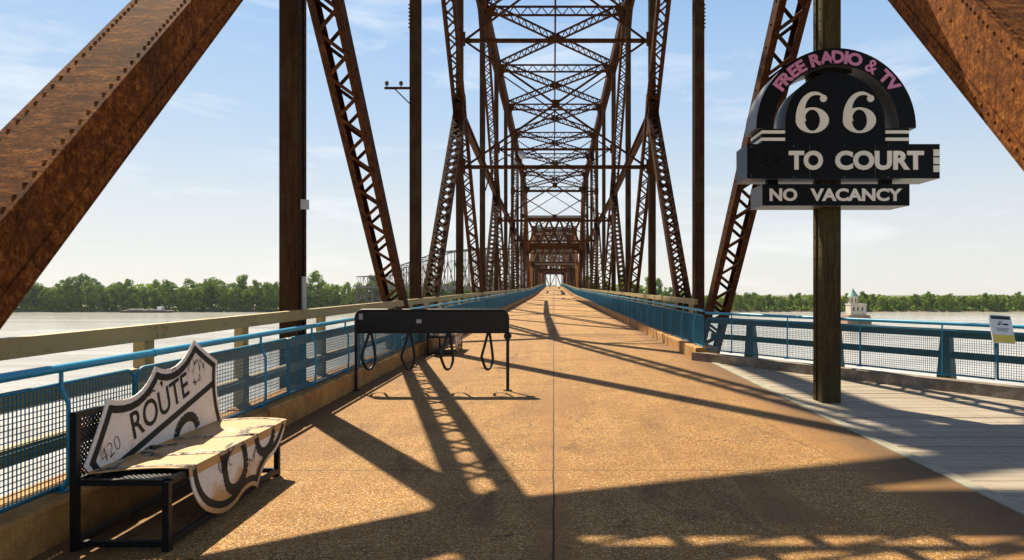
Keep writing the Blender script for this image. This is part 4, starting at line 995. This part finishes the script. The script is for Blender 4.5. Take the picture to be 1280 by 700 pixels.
# ------------------------------------------------------------------ trees on the far bank
def tree_proto(seed, H, Wd):
    r = random.Random(seed); lumps = []
    n = 30
    for i in range(n):
        t = (i + .5) / n; z = H * (.16 + .74 * t); rad = Wd / 2 * math.sqrt(max(.05, 1 - ((t - .42) / .68) ** 2)); a = r.uniform(0, 6.28); d = rad * r.uniform(.25, .72)
        lumps.append((Vector((d * math.cos(a), d * math.sin(a), z)), r.uniform(.10, .19) * Wd))
    m = MB()
    for c, lr in lumps:
        k = 85
        for i in range(k):
            u = r.uniform(-1, 1); a = r.uniform(0, 6.28); q = math.sqrt(1 - u * u); nrm = Vector((q * math.cos(a), q * math.sin(a), u * .85))
            p = c + nrm * lr * (r.uniform(.72, 1.06)); s = r.uniform(.28, .60)
            tx = nrm.cross(Vector((r.uniform(-1, 1), r.uniform(-1, 1), r.uniform(-1, 1)))).normalized(); ty = nrm.cross(tx) + nrm * r.uniform(-.5, .5)
            m.add([p - tx * s, p + ty * s * .8, p + tx * s, p - ty * s * .8], [(0, 1, 2, 3)])
    cr = m.build('crown', M['leaf'], mesh_only=True)
    t = MB(); t.tube([(0, 0, -.5), (.1, 0, H * .3), (0, .1, H * .62)], [.42, .32, .12], 7)
    for i in range(5):
        c = lumps[i * 2 + 3][0]; t.tube([(0, 0, H * (.22 + .07 * i)), c * .55 + Vector((0, 0, c.z * .40)), c], [.16, .1, .04], 5)
    return cr, t.build('trunk', M['bark'], mesh_only=True)
protos = [tree_proto(11 + i, h, w_) for i, (h, w_) in enumerate(((20, 14), (22, 12), (18, 15), (24, 14), (17, 12)))]
rt = random.Random(21)
def plant(x, y, s, lab, grp):
    i = rt.randrange(len(protos)); t = tag(empty('broadleaf_tree', (x, y, WL + 1.1), (0, 0, rt.uniform(0, 6.28))), lab, 'tree', grp); t.scale = (s * rt.uniform(.9, 1.15),) * 2 + (s,)
    link('crown', protos[i][0], t); link('trunk', protos[i][1], t)
LL = 'tall leafy green tree in the row on the far bank left of the bridge'
LR = 'low leafy green tree in the row on the far bank right of the bridge'
nt_ = 0
for row, (yo, st) in enumerate(((551, 7.2), (561, 8.2))):
    x = -470
    while x < 90:
        s = rt.uniform(.70, 1.18) * (1.0 if row == 0 else 1.14); plant(x + rt.uniform(-2, 2), yo + rt.uniform(-3, 3), s, LL, 'tall trees on the far bank left of the bridge'); x += st * rt.uniform(.8, 1.2); nt_ += 1
    x = 92
    while x < 440:
        s = rt.uniform(.36, .62) * (1.0 if row == 0 else 1.15); plant(x + rt.uniform(-2, 2), yo + rt.uniform(-3, 3), s, LR, 'low trees on the far bank right of the bridge'); x += st * .72 * rt.uniform(.8, 1.2); nt_ += 1
# understorey and the wood behind, one mass
m = MB(); r = random.Random(9)
for i in range(30000):
    x = r.uniform(-560, 540); z0 = WL + 1; hmax = 20 if x < 90 else 11.5
    back = r.random() < .68
    y = r.uniform(570, 582) if back else r.uniform(546, 552)
    h = r.uniform(0, hmax * (.92 + .08 * math.sin(x * .13))) if back else abs(r.gauss(0, 1.7))
    s = r.uniform(.8, 1.8) if back else r.uniform(.5, 1.0); p = Vector((x, y, z0 + h)); a = Vector((r.uniform(-1, 1), r.uniform(-1, 1), r.uniform(-1, 1))).normalized(); b = a.cross(Vector((r.uniform(-1, 1), r.uniform(-1, 1), r.uniform(-1, 1)))).normalized()
    m.add([p - a * s, p + b * s, p + a * s, p - b * s], [(0, 1, 2, 3)])
tag(m.build('woodland', M['leaf']), 'dense green undergrowth and wood massed behind the trees of the far bank', 'woodland', kind='stuff')
print('trees', nt_)

# ------------------------------------------------------------------ river haze
m = MB(); m.box(-1500, 1500, -200, 1500, wz(1500) - 3, 45)
hzm = bpy.data.materials.new('river haze'); hzm.use_nodes = True; n_ = hzm.node_tree; n_.nodes.clear()
vo_ = n_.nodes.new('ShaderNodeVolumePrincipled'); vo_.inputs['Color'].default_value = (0.80, 0.88, 1.0, 1); vo_.inputs['Density'].default_value = 0.00005; vo_.inputs['Anisotropy'].default_value = 0.3
ou_ = n_.nodes.new('ShaderNodeOutputMaterial'); n_.links.new(vo_.outputs[0], ou_.inputs['Volume'])
tag(m.build('haze', hzm), 'thin pale summer haze over the river', 'haze', kind='stuff')
